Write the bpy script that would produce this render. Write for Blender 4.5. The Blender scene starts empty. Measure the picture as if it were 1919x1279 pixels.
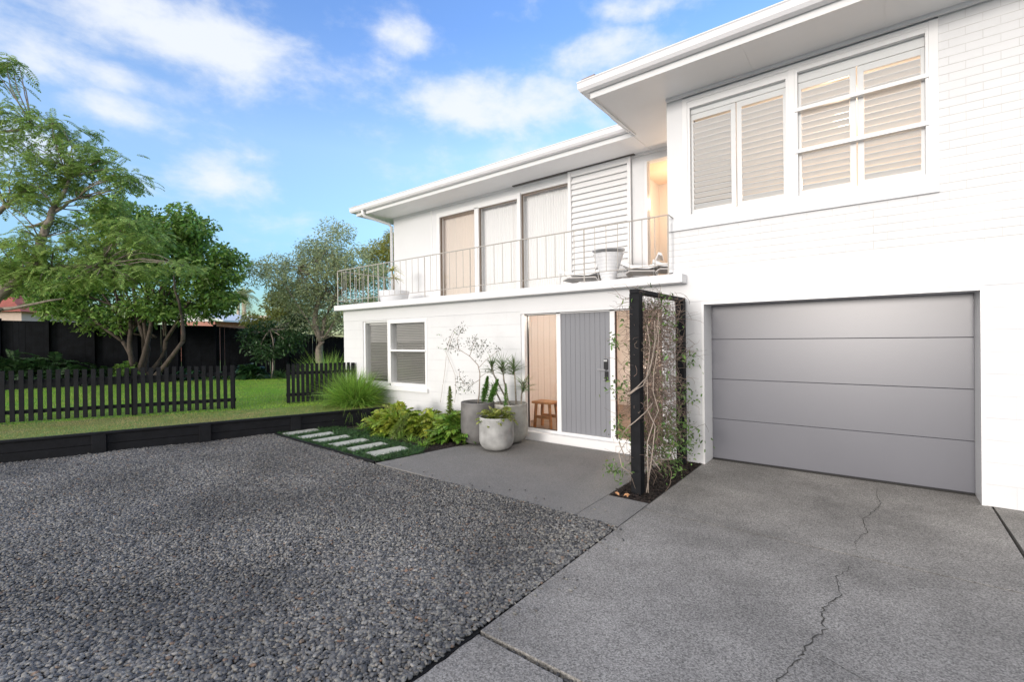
import bpy, math, random
import numpy as np
from math import radians as RAD, sin, cos, pi
random.seed(7); rng = np.random.default_rng(7)
S = bpy.context.scene; COL = S.collection
S.render.resolution_x = 1024; S.render.resolution_y = 683
# ------------------------------------------------------------------ camera
FPX, YAW, PITCH, ROLL, H = 876.4, 0.659404, -0.0035925, -0.0113997, 1.58
def rz(a): return np.array([[cos(a), -sin(a), 0], [sin(a), cos(a), 0], [0, 0, 1]])
def rx(a): return np.array([[1, 0, 0], [0, cos(a), -sin(a)], [0, sin(a), cos(a)]])
CM = rz(YAW) @ rx(pi/2 + PITCH) @ rz(ROLL)
CP = np.array([0, 0, H])
def at(px, py, d):                       # a surveyed point of the place at a given distance
    return CM @ np.array([(px-959.5)/FPX*d, -(py-639.5)/FPX*d, -d]) + CP
cam = bpy.data.cameras.new('camera'); co = bpy.data.objects.new('camera', cam); COL.objects.link(co)
cam.sensor_width = 36; cam.lens = 36*FPX/1919; cam.clip_start = 0.05; cam.clip_end = 2000
from mathutils import Matrix, Vector
mw = Matrix([[*CM[0], 0], [*CM[1], 0], [*CM[2], H], [0, 0, 0, 1]]); co.matrix_world = mw
S.camera = co
# ------------------------------------------------------------------ materials
def mat(name, col, rough=0.6, var=0.0, vscale=5, bump=0.0, bscale=40, metal=0.0, spec=0.5, col2=None, island=0.0, trans=0.0, detail=4, bdist=0.01, coat=0.0):
    m = bpy.data.materials.new(name); m.use_nodes = True; n = m.node_tree.nodes; l = m.node_tree.links
    b = n['Principled BSDF']; b.inputs['Roughness'].default_value = rough; b.inputs['Metallic'].default_value = metal
    b.inputs['Specular IOR Level'].default_value = spec; b.inputs['Coat Weight'].default_value = coat
    col = (*col, 1); b.inputs['Base Color'].default_value = col
    tc = n.new('ShaderNodeTexCoord'); src = None
    if var or col2:
        t = n.new('ShaderNodeTexNoise'); t.inputs['Scale'].default_value = vscale; t.inputs['Detail'].default_value = detail
        l.new(tc.outputs['Object'], t.inputs['Vector'])
        r = n.new('ShaderNodeValToRGB'); r.color_ramp.elements[0].position = 0.3; r.color_ramp.elements[1].position = 0.7
        c2 = (*col2, 1) if col2 else tuple(min(1, c*(1+var)) for c in col[:3])+(1,)
        r.color_ramp.elements[0].color = col if col2 else tuple(c*(1-var) for c in col[:3])+(1,)
        r.color_ramp.elements[1].color = c2
        l.new(t.outputs['Fac'], r.inputs['Fac']); src = r.outputs['Color']
    if island:
        g = n.new('ShaderNodeNewGeometry'); hsv = n.new('ShaderNodeHueSaturation')
        mr = n.new('ShaderNodeMapRange'); mr.inputs['To Min'].default_value = 1-island; mr.inputs['To Max'].default_value = 1+island
        l.new(g.outputs['Random Per Island'], mr.inputs['Value']); l.new(mr.outputs[0], hsv.inputs['Value'])
        mu = n.new('ShaderNodeMath'); mu.operation = 'MULTIPLY_ADD'; mu.inputs[1].default_value = 7.31; l.new(g.outputs['Random Per Island'], mu.inputs[0])
        fr = n.new('ShaderNodeMath'); fr.operation = 'FRACT'; l.new(mu.outputs[0], fr.inputs[0])
        m2 = n.new('ShaderNodeMapRange'); m2.inputs['To Min'].default_value = 0.475; m2.inputs['To Max'].default_value = 0.52
        l.new(fr.outputs[0], m2.inputs['Value']); l.new(m2.outputs[0], hsv.inputs['Hue'])
        if src: l.new(src, hsv.inputs['Color'])
        else: hsv.inputs['Color'].default_value = col
        src = hsv.outputs['Color']
    if src: l.new(src, b.inputs['Base Color'])
    if bump:
        t = n.new('ShaderNodeTexNoise'); t.inputs['Scale'].default_value = bscale; t.inputs['Detail'].default_value = 5
        l.new(tc.outputs['Object'], t.inputs['Vector'])
        bp = n.new('ShaderNodeBump'); bp.inputs['Strength'].default_value = bump; bp.inputs['Distance'].default_value = bdist
        l.new(t.outputs['Fac'], bp.inputs['Height']); l.new(bp.outputs['Normal'], b.inputs['Normal'])
    if trans:
        tr = n.new('ShaderNodeBsdfTranslucent'); mx = n.new('ShaderNodeMixShader'); mx.inputs[0].default_value = trans
        if src: l.new(src, tr.inputs['Color'])
        else: tr.inputs['Color'].default_value = col
        l.new(b.outputs[0], mx.inputs[1]); l.new(tr.outputs[0], mx.inputs[2]); l.new(mx.outputs[0], n['Material Output'].inputs['Surface'])
    return m
def N(m, t): return m.node_tree.nodes.new(t)
def LK(m, a, b): m.node_tree.links.new(a, b)

WHITE = (0.73, 0.735, 0.745)
m_white = mat('white_paint', WHITE, 0.5, var=0.02, vscale=1.5, bump=0.06, bscale=60)
m_trim = mat('white_trim', (0.82, 0.82, 0.82), 0.35, bump=0.02, bscale=30)
m_soffit = mat('soffit_paint', (0.86, 0.85, 0.85), 0.55, var=0.02, vscale=1)
m_gutter = mat('gutter_metal', (0.80, 0.79, 0.80), 0.3, coat=0.2)
def brick(name, bw, bh, mortar, col, jc, bstr, bdist, offs=0.5, oz=0.0, vert=0.5):
    m = mat(name, col, 0.5); n = m.node_tree.nodes; l = m.node_tree.links; b = n['Principled BSDF']
    tc = n.new('ShaderNodeTexCoord'); sp = n.new('ShaderNodeSeparateXYZ'); cb = n.new('ShaderNodeCombineXYZ')
    l.new(tc.outputs['Object'], sp.inputs[0]); l.new(sp.outputs['X'], cb.inputs['X'])
    ad = n.new('ShaderNodeMath'); ad.inputs[1].default_value = oz; l.new(sp.outputs['Z'], ad.inputs[0]); l.new(ad.outputs[0], cb.inputs['Y'])
    # slight waviness of the courses
    wn = n.new('ShaderNodeTexNoise'); wn.inputs['Scale'].default_value = 2.2; l.new(tc.outputs['Object'], wn.inputs['Vector'])
    wm = n.new('ShaderNodeVectorMath'); wm.operation = 'MULTIPLY_ADD'; wm.inputs[1].default_value = (0.004, 0.004, 0)
    l.new(wn.outputs['Color'], wm.inputs[0]); l.new(cb.outputs[0], wm.inputs[2])
    t = n.new('ShaderNodeTexBrick'); t.inputs['Scale'].default_value = 1; t.inputs['Brick Width'].default_value = bw; t.inputs['Row Height'].default_value = bh
    t.inputs['Mortar Size'].default_value = mortar; t.inputs['Mortar Smooth'].default_value = 0.3; t.offset = offs
    t.inputs['Color1'].default_value = (*col, 1); t.inputs['Color2'].default_value = (col[0]*.97, col[1]*.97, col[2]*.97, 1); t.inputs['Mortar'].default_value = (*jc, 1)
    l.new(wm.outputs[0], t.inputs['Vector'])
    t2 = n.new('ShaderNodeTexBrick'); t2.inputs['Scale'].default_value = 1; t2.inputs['Brick Width'].default_value = 400; t2.inputs['Row Height'].default_value = bh; t2.inputs['Mortar Size'].default_value = mortar; t2.inputs['Mortar Smooth'].default_value = 0.3
    l.new(wm.outputs[0], t2.inputs['Vector']); vm_ = n.new('ShaderNodeMath'); vm_.operation = 'MULTIPLY'; vm_.inputs[1].default_value = vert; l.new(t.outputs['Fac'], vm_.inputs[0])
    mxm = n.new('ShaderNodeMath'); mxm.operation = 'MAXIMUM'; l.new(vm_.outputs[0], mxm.inputs[0]); l.new(t2.outputs['Fac'], mxm.inputs[1])
    wr = n.new('ShaderNodeTexNoise'); wr.inputs['Scale'].default_value = 3.5; l.new(tc.outputs['Object'], wr.inputs['Vector'])
    wr2 = n.new('ShaderNodeMapRange'); wr2.inputs['From Min'].default_value = .35; wr2.inputs['From Max'].default_value = .6; wr2.inputs['To Min'].default_value = .5; l.new(wr.outputs['Fac'], wr2.inputs['Value'])
    fm_ = n.new('ShaderNodeMath'); fm_.operation = 'MULTIPLY'; l.new(mxm.outputs[0], fm_.inputs[0]); l.new(wr2.outputs[0], fm_.inputs[1])
    cm_ = n.new('ShaderNodeMix'); cm_.data_type = 'RGBA'; cm_.inputs['A'].default_value = (*col, 1); cm_.inputs['B'].default_value = (*jc, 1); l.new(fm_.outputs[0], cm_.inputs[0])
    gn_ = n.new('ShaderNodeTexNoise'); gn_.inputs['Scale'].default_value = 1.3; gn_.inputs['Detail'].default_value = 7; gn_.inputs['Roughness'].default_value = .7; l.new(tc.outputs['Object'], gn_.inputs['Vector'])
    gm_ = n.new('ShaderNodeMapRange'); gm_.inputs['From Min'].default_value = .3; gm_.inputs['From Max'].default_value = .6; gm_.inputs['To Min'].default_value = .93; l.new(gn_.outputs['Fac'], gm_.inputs['Value'])
    gs_ = n.new('ShaderNodeVectorMath'); gs_.operation = 'SCALE'; l.new(cm_.outputs['Result'], gs_.inputs[0]); l.new(gm_.outputs[0], gs_.inputs['Scale']); l.new(gs_.outputs[0], b.inputs['Base Color'])
    ns = n.new('ShaderNodeTexNoise'); ns.inputs['Scale'].default_value = 50; ns.inputs['Detail'].default_value = 5; l.new(tc.outputs['Object'], ns.inputs['Vector'])
    mx = n.new('ShaderNodeMath'); mx.operation = 'MULTIPLY_ADD'; mx.inputs[1].default_value = -1.0; l.new(fm_.outputs[0], mx.inputs[0])
    m3 = n.new('ShaderNodeMath'); m3.operation = 'MULTIPLY'; m3.inputs[1].default_value = 0.25; l.new(ns.outputs['Fac'], m3.inputs[0]); l.new(m3.outputs[0], mx.inputs[2])
    bp = n.new('ShaderNodeBump'); bp.inputs['Strength'].default_value = bstr; bp.inputs['Distance'].default_value = bdist
    l.new(mx.outputs[0], bp.inputs['Height']); l.new(bp.outputs['Normal'], b.inputs['Normal'])
    return m
m_block = brick('painted_block', 0.40, 0.2027, 0.0022, WHITE, (0.60, 0.61, 0.63), 0.6, 0.004, oz=0.0)
m_brick = brick('painted_brick', 0.23, 0.0795, 0.0028, WHITE, (0.54, 0.53, 0.50), 0.6, 0.005)
# concrete
def concrete(name, c0, c1, sc, bstr, blot=(0.8, 1.1), tint=(1, 1, 1)):
    m = mat(name, (0.3, 0.3, 0.3), 0.85); n = m.node_tree.nodes; l = m.node_tree.links; b = n['Principled BSDF']
    tc = n.new('ShaderNodeTexCoord')
    v = n.new('ShaderNodeTexVoronoi'); v.inputs['Scale'].default_value = sc; l.new(tc.outputs['Object'], v.inputs['Vector'])
    t = n.new('ShaderNodeTexNoise'); t.inputs['Scale'].default_value = sc*0.55; t.inputs['Detail'].default_value = 3; l.new(tc.outputs['Object'], t.inputs['Vector'])
    sx = n.new('ShaderNodeSeparateColor'); l.new(v.outputs['Color'], sx.inputs[0])
    ad = n.new('ShaderNodeMath'); ad.operation = 'MULTIPLY_ADD'; ad.inputs[1].default_value = 0.45; l.new(sx.outputs[0], ad.inputs[0]); 
    m1 = n.new('ShaderNodeMath'); m1.operation = 'MULTIPLY'; m1.inputs[1].default_value = 0.75; l.new(t.outputs['Fac'], m1.inputs[0]); l.new(m1.outputs[0], ad.inputs[2])
    r = n.new('ShaderNodeValToRGB'); r.color_ramp.elements[0].position = 0.33; r.color_ramp.elements[1].position = 0.86
    r.color_ramp.elements[0].color = (*[c0*k for k in tint], 1); r.color_ramp.elements[1].color = (*[c1*k for k in tint], 1); l.new(ad.outputs[0], r.inputs['Fac'])
    b2 = n.new('ShaderNodeTexNoise'); b2.inputs['Scale'].default_value = 1.1; b2.inputs['Detail'].default_value = 5; b2.inputs['Roughness'].default_value = 0.65; l.new(tc.outputs['Object'], b2.inputs['Vector'])
    mr = n.new('ShaderNodeMapRange'); mr.inputs['From Min'].default_value = 0.3; mr.inputs['From Max'].default_value = 0.7; mr.inputs['To Min'].default_value = blot[0]; mr.inputs['To Max'].default_value = blot[1]
    l.new(b2.outputs['Fac'], mr.inputs['Value'])
    mu = n.new('ShaderNodeVectorMath'); mu.operation = 'SCALE'; l.new(r.outputs['Color'], mu.inputs[0]); l.new(mr.outputs[0], mu.inputs['Scale'])
    l.new(mu.outputs[0], b.inputs['Base Color'])
    bp = n.new('ShaderNodeBump'); bp.inputs['Strength'].default_value = bstr; bp.inputs['Distance'].default_value = 0.004
    l.new(ad.outputs[0], bp.inputs['Height']); l.new(bp.outputs['Normal'], b.inputs['Normal'])
    return m
m_drive = concrete('aggregate_concrete', 0.125, 0.41, 150, 0.5, (0.62, 1.22), (1, 0.955, 0.885))
m_patio = concrete('patio_concrete', 0.125, 0.30, 190, 0.35, (0.86, 1.1), (1, 0.965, 0.91))
m_pot = mat('pale_concrete_pot', (0.36, 0.36, 0.35), 0.75, var=0.3, vscale=6, bump=0.15, bscale=25, detail=7)
m_potd = mat('dark_concrete_pot', (0.16, 0.155, 0.15), 0.7, var=0.35, vscale=5, bump=0.15, bscale=25, detail=7)
m_potm = mat('grey_concrete_pot', (0.33, 0.32, 0.29), 0.75, var=0.3, vscale=6, bump=0.15, bscale=25, detail=7)
m_black = mat('black_stained_timber', (0.0065, 0.007, 0.009), 0.7, spec=0.25, var=0.35, vscale=9, bump=0.25, bscale=30)
m_blackf = mat('black_fence_timber', (0.006, 0.007, 0.009), 0.8, spec=0.15, var=0.4, vscale=5, bump=0.3, bscale=12)
m_gdoor = mat('grey_door_paint', (0.140, 0.143, 0.165), 0.30, var=0.03, vscale=1.3, bump=0.03, bscale=250, spec=0.6)
m_edoor = mat('grey_entry_paint', (0.215, 0.22, 0.24), 0.45, bump=0.03, bscale=80)
m_dark = mat('dark_gap', (0.02, 0.02, 0.02), 0.9)
m_crack = mat('crack_dirt', (0.06, 0.057, 0.05), 0.95, var=0.4, vscale=30)
m_mulch = mat('mulch', (0.022, 0.016, 0.013), 0.95, var=0.5, vscale=60, bump=0.8, bscale=60, bdist=0.02)
m_chip = mat('bark_chips', (0.035, 0.025, 0.02), 0.9, island=0.6)
m_base = mat('gravel_base', (0.035, 0.036, 0.038), 0.95, var=0.4, vscale=60, bump=0.8, bscale=80)
m_soil = mat('soil', (0.012, 0.010, 0.009), 0.95, var=0.4, vscale=50, bump=0.6, bscale=60)
m_metal = mat('brushed_metal', (0.6, 0.6, 0.6), 0.3, metal=1.0)
m_plblk = mat('black_plastic', (0.012, 0.012, 0.014), 0.3)
m_rail = mat('rail_paint', (0.46, 0.43, 0.39), 0.5)
m_wood = mat('oiled_timber', (0.42, 0.20, 0.08), 0.45, var=0.25, vscale=14, bump=0.1, bscale=40)
m_floor = mat('timber_floor', (0.22, 0.15, 0.10), 0.4, var=0.25, vscale=6)
m_hall = mat('hall_boards', (0.76, 0.73, 0.71), 0.6)
m_room = mat('room_paint', (0.78, 0.72, 0.66), 0.7)
m_copper = mat('timber_screen', (0.66, 0.24, 0.07), 0.5, var=0.3, vscale=3)
m_curt = mat('white_curtain', (0.88, 0.88, 0.87), 0.8)
m_curtw = mat('sheer_curtain', (0.90, 0.82, 0.73), 0.8, trans=0.2)
m_blind = mat('grey_blind', (0.62, 0.60, 0.57), 0.5)
m_bwall = mat('bark_grey', (0.24, 0.20, 0.165), 0.9, var=0.35, vscale=9, bump=0.6, bscale=18, bdist=0.02)
m_bark2 = mat('bark_brown', (0.085, 0.065, 0.05), 0.9, var=0.35, vscale=9, bump=0.6, bscale=18, bdist=0.02)
m_twig = mat('dry_twig', (0.22, 0.165, 0.13), 0.85, island=0.45)
m_twigl = mat('pale_stem', (0.36, 0.30, 0.25), 0.8, var=0.2, vscale=30)
m_cane = mat('cane', (0.30, 0.27, 0.22), 0.8, var=0.3, vscale=30)
m_wire = mat('black_wire', (0.012, 0.012, 0.012), 0.5, metal=0.3)
m_step = mat('pale_paver', (0.50, 0.51, 0.45), 0.8, var=0.08, vscale=8, bump=0.2, bscale=60)
m_lawn = mat('lawn_soil', (0.13, 0.25, 0.04), 0.95, col2=(0.16, 0.18, 0.05), vscale=1.2)
m_ground = mat('ground', (0.06, 0.08, 0.03), 0.95, var=0.3, vscale=0.5)
m_grassb = mat('grass_blades', (0.20, 0.46, 0.04), 0.6, col2=(0.34, 0.50, 0.07), vscale=0.9, island=0.3, trans=0.3)
def near_dry(m):   # worn, paler turf beside the retaining edge, a colour the grass itself has
    pass
m_dryg = mat('worn_grass_blades', (0.24, 0.30, 0.06), 0.6, col2=(0.48, 0.40, 0.18), vscale=2.0, island=0.3, trans=0.3)
m_mondo = mat('mondo_blades', (0.045, 0.115, 0.03), 0.5, island=0.7, trans=0.15)
m_leaf_broad = mat('broad_leaf', (0.22, 0.37, 0.085), 0.35, island=0.6, trans=0.35)
m_leaf_feath = mat('feather_leaf', (0.36, 0.50, 0.15), 0.55, island=0.5, trans=0.4)
m_leaf_olive = mat('grey_green_leaf', (0.42, 0.48, 0.26), 0.5, island=0.5, trans=0.35)
m_leaf_yel = mat('yellow_green_leaf', (0.34, 0.36, 0.09), 0.5, island=0.4, trans=0.4)
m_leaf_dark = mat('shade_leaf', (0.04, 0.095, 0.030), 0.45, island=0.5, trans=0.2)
m_leaf_xan = mat('philodendron_leaf', (0.18, 0.32, 0.04), 0.32, col2=(0.42, 0.46, 0.07), vscale=5, island=0.45, trans=0.25)
m_leaf_xan2 = mat('deep_philodendron_leaf', (0.12, 0.27, 0.04), 0.32, col2=(0.24, 0.34, 0.05), vscale=5, island=0.45, trans=0.25)
m_leaf_host = mat('round_leaf', (0.030, 0.085, 0.028), 0.3, island=0.4, trans=0.15)
m_leaf_pot = mat('variegated_leaf', (0.11, 0.19, 0.035), 0.4, col2=(0.42, 0.42, 0.10), vscale=14, island=0.4, trans=0.25)
m_fount = mat('fountain_grass_blade', (0.24, 0.42, 0.07), 0.5, island=0.65, trans=0.3)
m_strap = mat('strap_leaf', (0.13, 0.21, 0.07), 0.4, island=0.5, trans=0.2)
m_strapy = mat('yellow_strap_leaf', (0.40, 0.42, 0.12), 0.4, island=0.4, trans=0.3)
m_foxt = mat('foxtail_needle', (0.10, 0.24, 0.04), 0.5, island=0.4, trans=0.25)
m_foxy = mat('young_foxtail_needle', (0.18, 0.26, 0.05), 0.5, island=0.4, trans=0.25)
m_vleaf = mat('vine_leaf', (0.13, 0.23, 0.06), 0.4, island=0.55, trans=0.25)
m_dry = mat('dry_leaf', (0.42, 0.20, 0.10), 0.7, island=0.3)
m_red = mat('red_roof_tile', (0.34, 0.09, 0.06), 0.8, var=0.2, vscale=3)
m_rbrick = brick('red_brick', 0.5, 0.16, 0.012, (0.42, 0.12, 0.07), (0.5, 0.35, 0.28), 0.3, 0.01, vert=1.0)
m_cream = mat('cream_render', (0.62, 0.50, 0.42), 0.8, var=0.05)
m_fwin = mat('far_window', (0.10, 0.10, 0.12), 0.3)
m_roofg = mat('roof_tile', (0.30, 0.24, 0.21), 0.8, var=0.2, vscale=6)
# gravel pebbles
m_peb = mat('pebble', (0.12, 0.125, 0.13), 0.62)
def _peb():
    n = m_peb.node_tree.nodes; l = m_peb.node_tree.links; b = n['Principled BSDF']
    g = n.new('ShaderNodeNewGeometry'); r = n.new('ShaderNodeValToRGB'); cr = r.color_ramp
    cr.elements[0].position = 0; cr.elements[0].color = (0.055, 0.058, 0.062, 1); cr.elements[1].position = 1; cr.elements[1].color = (0.30, 0.155, 0.09, 1)
    for p, c in ((0.25, (0.116, 0.116, 0.117)), (0.5, (0.188, 0.183, 0.174)), (0.72, (0.262, 0.248, 0.220)), (0.86, (0.25, 0.245, 0.22)), (0.93, (0.34, 0.33, 0.31)), (0.975, (0.20, 0.165, 0.125))):
        e = cr.elements.new(p); e.color = (*c, 1)
    cr.elements[-1].color = (.24, .15, .10, 1)
    l.new(g.outputs['Random Per Island'], r.inputs['Fac'])
    tc = n.new('ShaderNodeTexCoord'); t = n.new('ShaderNodeTexNoise'); t.inputs['Scale'].default_value = 0.8; t.inputs['Detail'].default_value = 3; l.new(tc.outputs['Object'], t.inputs['Vector'])
    mr = n.new('ShaderNodeMapRange'); mr.inputs['From Min'].default_value = .35; mr.inputs['From Max'].default_value = .65; mr.inputs['To Min'].default_value = 0.62; mr.inputs['To Max'].default_value = 1.12
    l.new(t.outputs['Fac'], mr.inputs['Value'])
    t2 = n.new('ShaderNodeTexNoise'); t2.inputs['Scale'].default_value = 180; l.new(tc.outputs['Object'], t2.inputs['Vector'])
    mm = n.new('ShaderNodeMath'); mm.operation = 'MULTIPLY_ADD'; mm.inputs[1].default_value = 0.5; l.new(t2.outputs['Fac'], mm.inputs[0]); mm.inputs[2].default_value = 0.75
    m3 = n.new('ShaderNodeMath'); m3.operation = 'MULTIPLY'; l.new(mm.outputs[0], m3.inputs[0]); l.new(mr.outputs[0], m3.inputs[1])
    mu = n.new('ShaderNodeVectorMath'); mu.operation = 'SCALE'; l.new(r.outputs['Color'], mu.inputs[0]); l.new(m3.outputs[0], mu.inputs['Scale']); l.new(mu.outputs[0], b.inputs['Base Color'])
_peb()
# glass: thin pane, clear straight through, sky in the reflection
def glass(name, tint, base=0.04, gain=1.0):
    m = bpy.data.materials.new(name); m.use_nodes = True; n = m.node_tree.nodes; l = m.node_tree.links; n.clear()
    o = n.new('ShaderNodeOutputMaterial'); t = n.new('ShaderNodeBsdfTransparent'); t.inputs[0].default_value = (*tint, 1)
    g = n.new('ShaderNodeBsdfGlossy'); g.inputs['Roughness'].default_value = 0.01; f = n.new('ShaderNodeLayerWeight'); f.inputs['Blend'].default_value = 0.5
    pw = n.new('ShaderNodeMath'); pw.operation = 'POWER'; pw.inputs[1].default_value = 4; l.new(f.outputs['Facing'], pw.inputs[0])
    mm = n.new('ShaderNodeMath'); mm.operation = 'MULTIPLY_ADD'; mm.inputs[1].default_value = gain; mm.inputs[2].default_value = base; mm.use_clamp = True
    l.new(pw.outputs[0], mm.inputs[0]); mx = n.new('ShaderNodeMixShader'); l.new(mm.outputs[0], mx.inputs[0]); l.new(t.outputs[0], mx.inputs[1]); l.new(g.outputs[0], mx.inputs[2]); l.new(mx.outputs[0], o.inputs[0])
    return m
m_glass = glass('window_glass', (0.975, 0.98, 0.98), 0.035)
m_glass2 = glass('reflective_glass', (0.98, 0.98, 0.98), 0.05, 1.0)
def emit(name, c, s):
    m = bpy.data.materials.new(name); m.use_nodes = True; b = m.node_tree.nodes['Principled BSDF']
    b.inputs['Emission Color'].default_value = (*c, 1); b.inputs['Emission Strength'].default_value = s; return m
m_lamp = emit('lamp_glow', (1, 0.72, 0.42), 12)
# ------------------------------------------------------------------ object helpers
WORG = {}
def wloc(o): return WORG.get(o.name, np.zeros(3)) if o else np.zeros(3)
def tag(o, label=None, cat=None, group=None, kind=None):
    if label: o['label'] = label
    if cat: o['category'] = cat
    if group: o['group'] = group
    if kind: o['kind'] = kind
    return o
def thing(name, label, cat, loc=(0, 0, 0), group=None):
    o = bpy.data.objects.new(name, None); o.empty_display_size = 0.2; COL.objects.link(o); o.location = loc
    WORG[o.name] = np.array(loc, float); return tag(o, label, cat, group)
def link_mesh(name, me, m, parent=None, smooth=False, origin=None):
    o = bpy.data.objects.new(name, me); COL.objects.link(o); me.materials.append(m)
    if smooth: me.polygons.foreach_set('use_smooth', np.ones(len(me.polygons), bool))
    if parent is not None:
        o.parent = parent; w = wloc(parent); o.location = (-w).tolist(); WORG[o.name] = np.zeros(3)
    else: WORG[o.name] = np.zeros(3)
    return o
def np_mesh(name, V, F, m, parent=None, smooth=False):
    V = np.ascontiguousarray(V, dtype=np.float32); F = np.ascontiguousarray(F, dtype=np.int32); k = F.shape[1]
    me = bpy.data.meshes.new(name); me.vertices.add(len(V)); me.vertices.foreach_set('co', V.ravel())
    me.loops.add(F.size); me.loops.foreach_set('vertex_index', F.ravel()); me.polygons.add(len(F))
    me.polygons.foreach_set('loop_start', np.arange(0, F.size, k, dtype=np.int32)); me.polygons.foreach_set('loop_total', np.full(len(F), k, dtype=np.int32))
    me.update(calc_edges=True); return link_mesh(name, me, m, parent, smooth)
class MB:
    def __init__(s): s.v = []; s.f = []
    def box(s, x0, x1, y0, y1, z0, z1):
        b = len(s.v); s.v += [(x, y, z) for z in (z0, z1) for y in (y0, y1) for x in (x0, x1)]
        s.f += [tuple(b+i for i in q) for q in ((0, 2, 3, 1), (4, 5, 7, 6), (0, 1, 5, 4), (2, 6, 7, 3), (0, 4, 6, 2), (1, 3, 7, 5))]; return s
    def obox(s, c, hx, hy, hz, ax=(1, 0, 0), ay=(0, 1, 0), az=(0, 0, 1)):
        c = np.array(c, float); ax, ay, az = (np.array(a, float) for a in (ax, ay, az)); b = len(s.v)
        s.v += [tuple(c + i*hx*ax + j*hy*ay + k*hz*az) for k in (-1, 1) for j in (-1, 1) for i in (-1, 1)]
        s.f += [tuple(b+i for i in q) for q in ((0, 2, 3, 1), (4, 5, 7, 6), (0, 1, 5, 4), (2, 6, 7, 3), (0, 4, 6, 2), (1, 3, 7, 5))]; return s
    def prism(s, poly, z0, z1):
        b = len(s.v); n = len(poly); s.v += [(x, y, z0) for x, y in poly] + [(x, y, z1) for x, y in poly]
        s.f += [tuple(b+i for i in range(n))[::-1], tuple(b+n+i for i in range(n))] + [(b+i, b+(i+1) % n, b+n+(i+1) % n, b+n+i) for i in range(n)]; return s
    def face(s, pts): b = len(s.v); s.v += [tuple(p) for p in pts]; s.f.append(tuple(range(b, b+len(pts)))); return s
    def tube(s, pts, rad, n=6, cap=True):
        pts = [np.array(p, float) for p in pts]
        if not hasattr(rad, '__len__'): rad = [rad]*len(pts)
        b = len(s.v); ref = np.array([0.31, 0.17, 0.93])
        for i, p in enumerate(pts):
            d = pts[min(i+1, len(pts)-1)] - pts[max(i-1, 0)]; d = d/(np.linalg.norm(d)+1e-9)
            u = np.cross(d, ref); 
            if np.linalg.norm(u) < 0.15: u = np.cross(d, (1, 0, 0))
            u /= np.linalg.norm(u); w = np.cross(d, u)
            s.v += [tuple(p + rad[i]*(u*cos(2*pi*k/n) + w*sin(2*pi*k/n))) for k in range(n)]
        for i in range(len(pts)-1):
            for k in range(n):
                a = b+i*n+k; c = b+i*n+(k+1) % n; s.f.append((a, c, c+n, a+n))
        if cap: s.f += [tuple(b+k for k in range(n))[::-1], tuple(b+(len(pts)-1)*n+k for k in range(n))]
        return s
    def lathe(s, prof, c, n=48):
        b = len(s.v); k = len(prof)
        for r, z in prof: s.v += [(c[0]+r*cos(2*pi*i/n), c[1]+r*sin(2*pi*i/n), c[2]+z) for i in range(n)]
        for j in range(k-1):
            for i in range(n): s.f.append((b+j*n+i, b+j*n+(i+1) % n, b+(j+1)*n+(i+1) % n, b+(j+1)*n+i))
        s.f += [tuple(b+i for i in range(n))[::-1], tuple(b+(k-1)*n+i for i in range(n))]; return s
    def build(s, name, m, parent=None, smooth=False, bevel=0, label=None):
        me = bpy.data.meshes.new(name); me.from_pydata(s.v, [], s.f); me.update()
        o = link_mesh(name, me, m, parent, smooth)
        if bevel:
            md = o.modifiers.new('bevel', 'BEVEL'); md.width = bevel; md.segments = 2; md.limit_method = 'ANGLE'
        if label: o['label'] = label
        return o
def bx(name, m, parent, *b, bevel=0): 
    q = MB()
    for i in b: q.box(*i)
    return q.build(name, m, parent, bevel=bevel)
def copy_tree(o, dx, parent=None):
    c = o.copy(); COL.objects.link(c)
    if parent is None: c.location = Vector(o.location) + Vector(dx)
    else: c.parent = parent
    for ch in list(o.children): copy_tree(ch, dx, c)
    return c
# ---- foliage arrays
def unit(a): return a/(np.linalg.norm(a, axis=-1, keepdims=True)+1e-9)
def rdir(n, up=0.0):
    d = rng.normal(size=(n, 3)); d[:, 2] += up; return unit(d)
def leaf_quads(P, D, Nn, L, W, droop=0.0):
    P = np.asarray(P); n = len(P); L = np.broadcast_to(np.asarray(L, float), (n,))[:, None]; W = np.broadcast_to(np.asarray(W, float), (n,))[:, None]
    Sd = unit(np.cross(D, Nn)); Up = np.cross(Sd, D)
    mid = P + D*L*0.45; dz = np.array([0, 0, -1.0])
    V = np.stack([P, mid+Sd*W/2+Up*W*0.15, P+D*L+dz*L*droop, mid-Sd*W/2+Up*W*0.15], 1).reshape(-1, 3)
    return V, np.arange(4*n).reshape(n, 4)
def leaf_hex(P, D, Nn, L, W, droop=0.15, fold=0.2):
    P = np.asarray(P); n = len(P); L = np.broadcast_to(np.asarray(L, float), (n,))[:, None]; W = np.broadcast_to(np.asarray(W, float), (n,))[:, None]
    Sd = unit(np.cross(D, Nn)); Up = np.cross(Sd, D); dz = np.array([0, 0, -1.0])
    a = P+D*L*0.3; b = P+D*L*0.7+dz*L*droop*0.4; t = P+D*L*0.97+dz*L*droop
    V = np.stack([P, a+Sd*W*.48+Up*W*fold, b+Sd*W*.42+Up*W*fold, t, b-Sd*W*.42+Up*W*fold, a-Sd*W*.48+Up*W*fold], 1).reshape(-1, 3)
    i = (np.arange(n)*6)[:, None]
    F = np.concatenate([i+np.array([[0, 1, 2, 3]]), i+np.array([[0, 3, 4, 5]])], 0); return V, F
def join(parts):
    V = []; F = []; o = 0
    for v, f in parts: V.append(v); F.append(f+o); o += len(v)
    return np.concatenate(V), np.concatenate(F)
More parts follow.
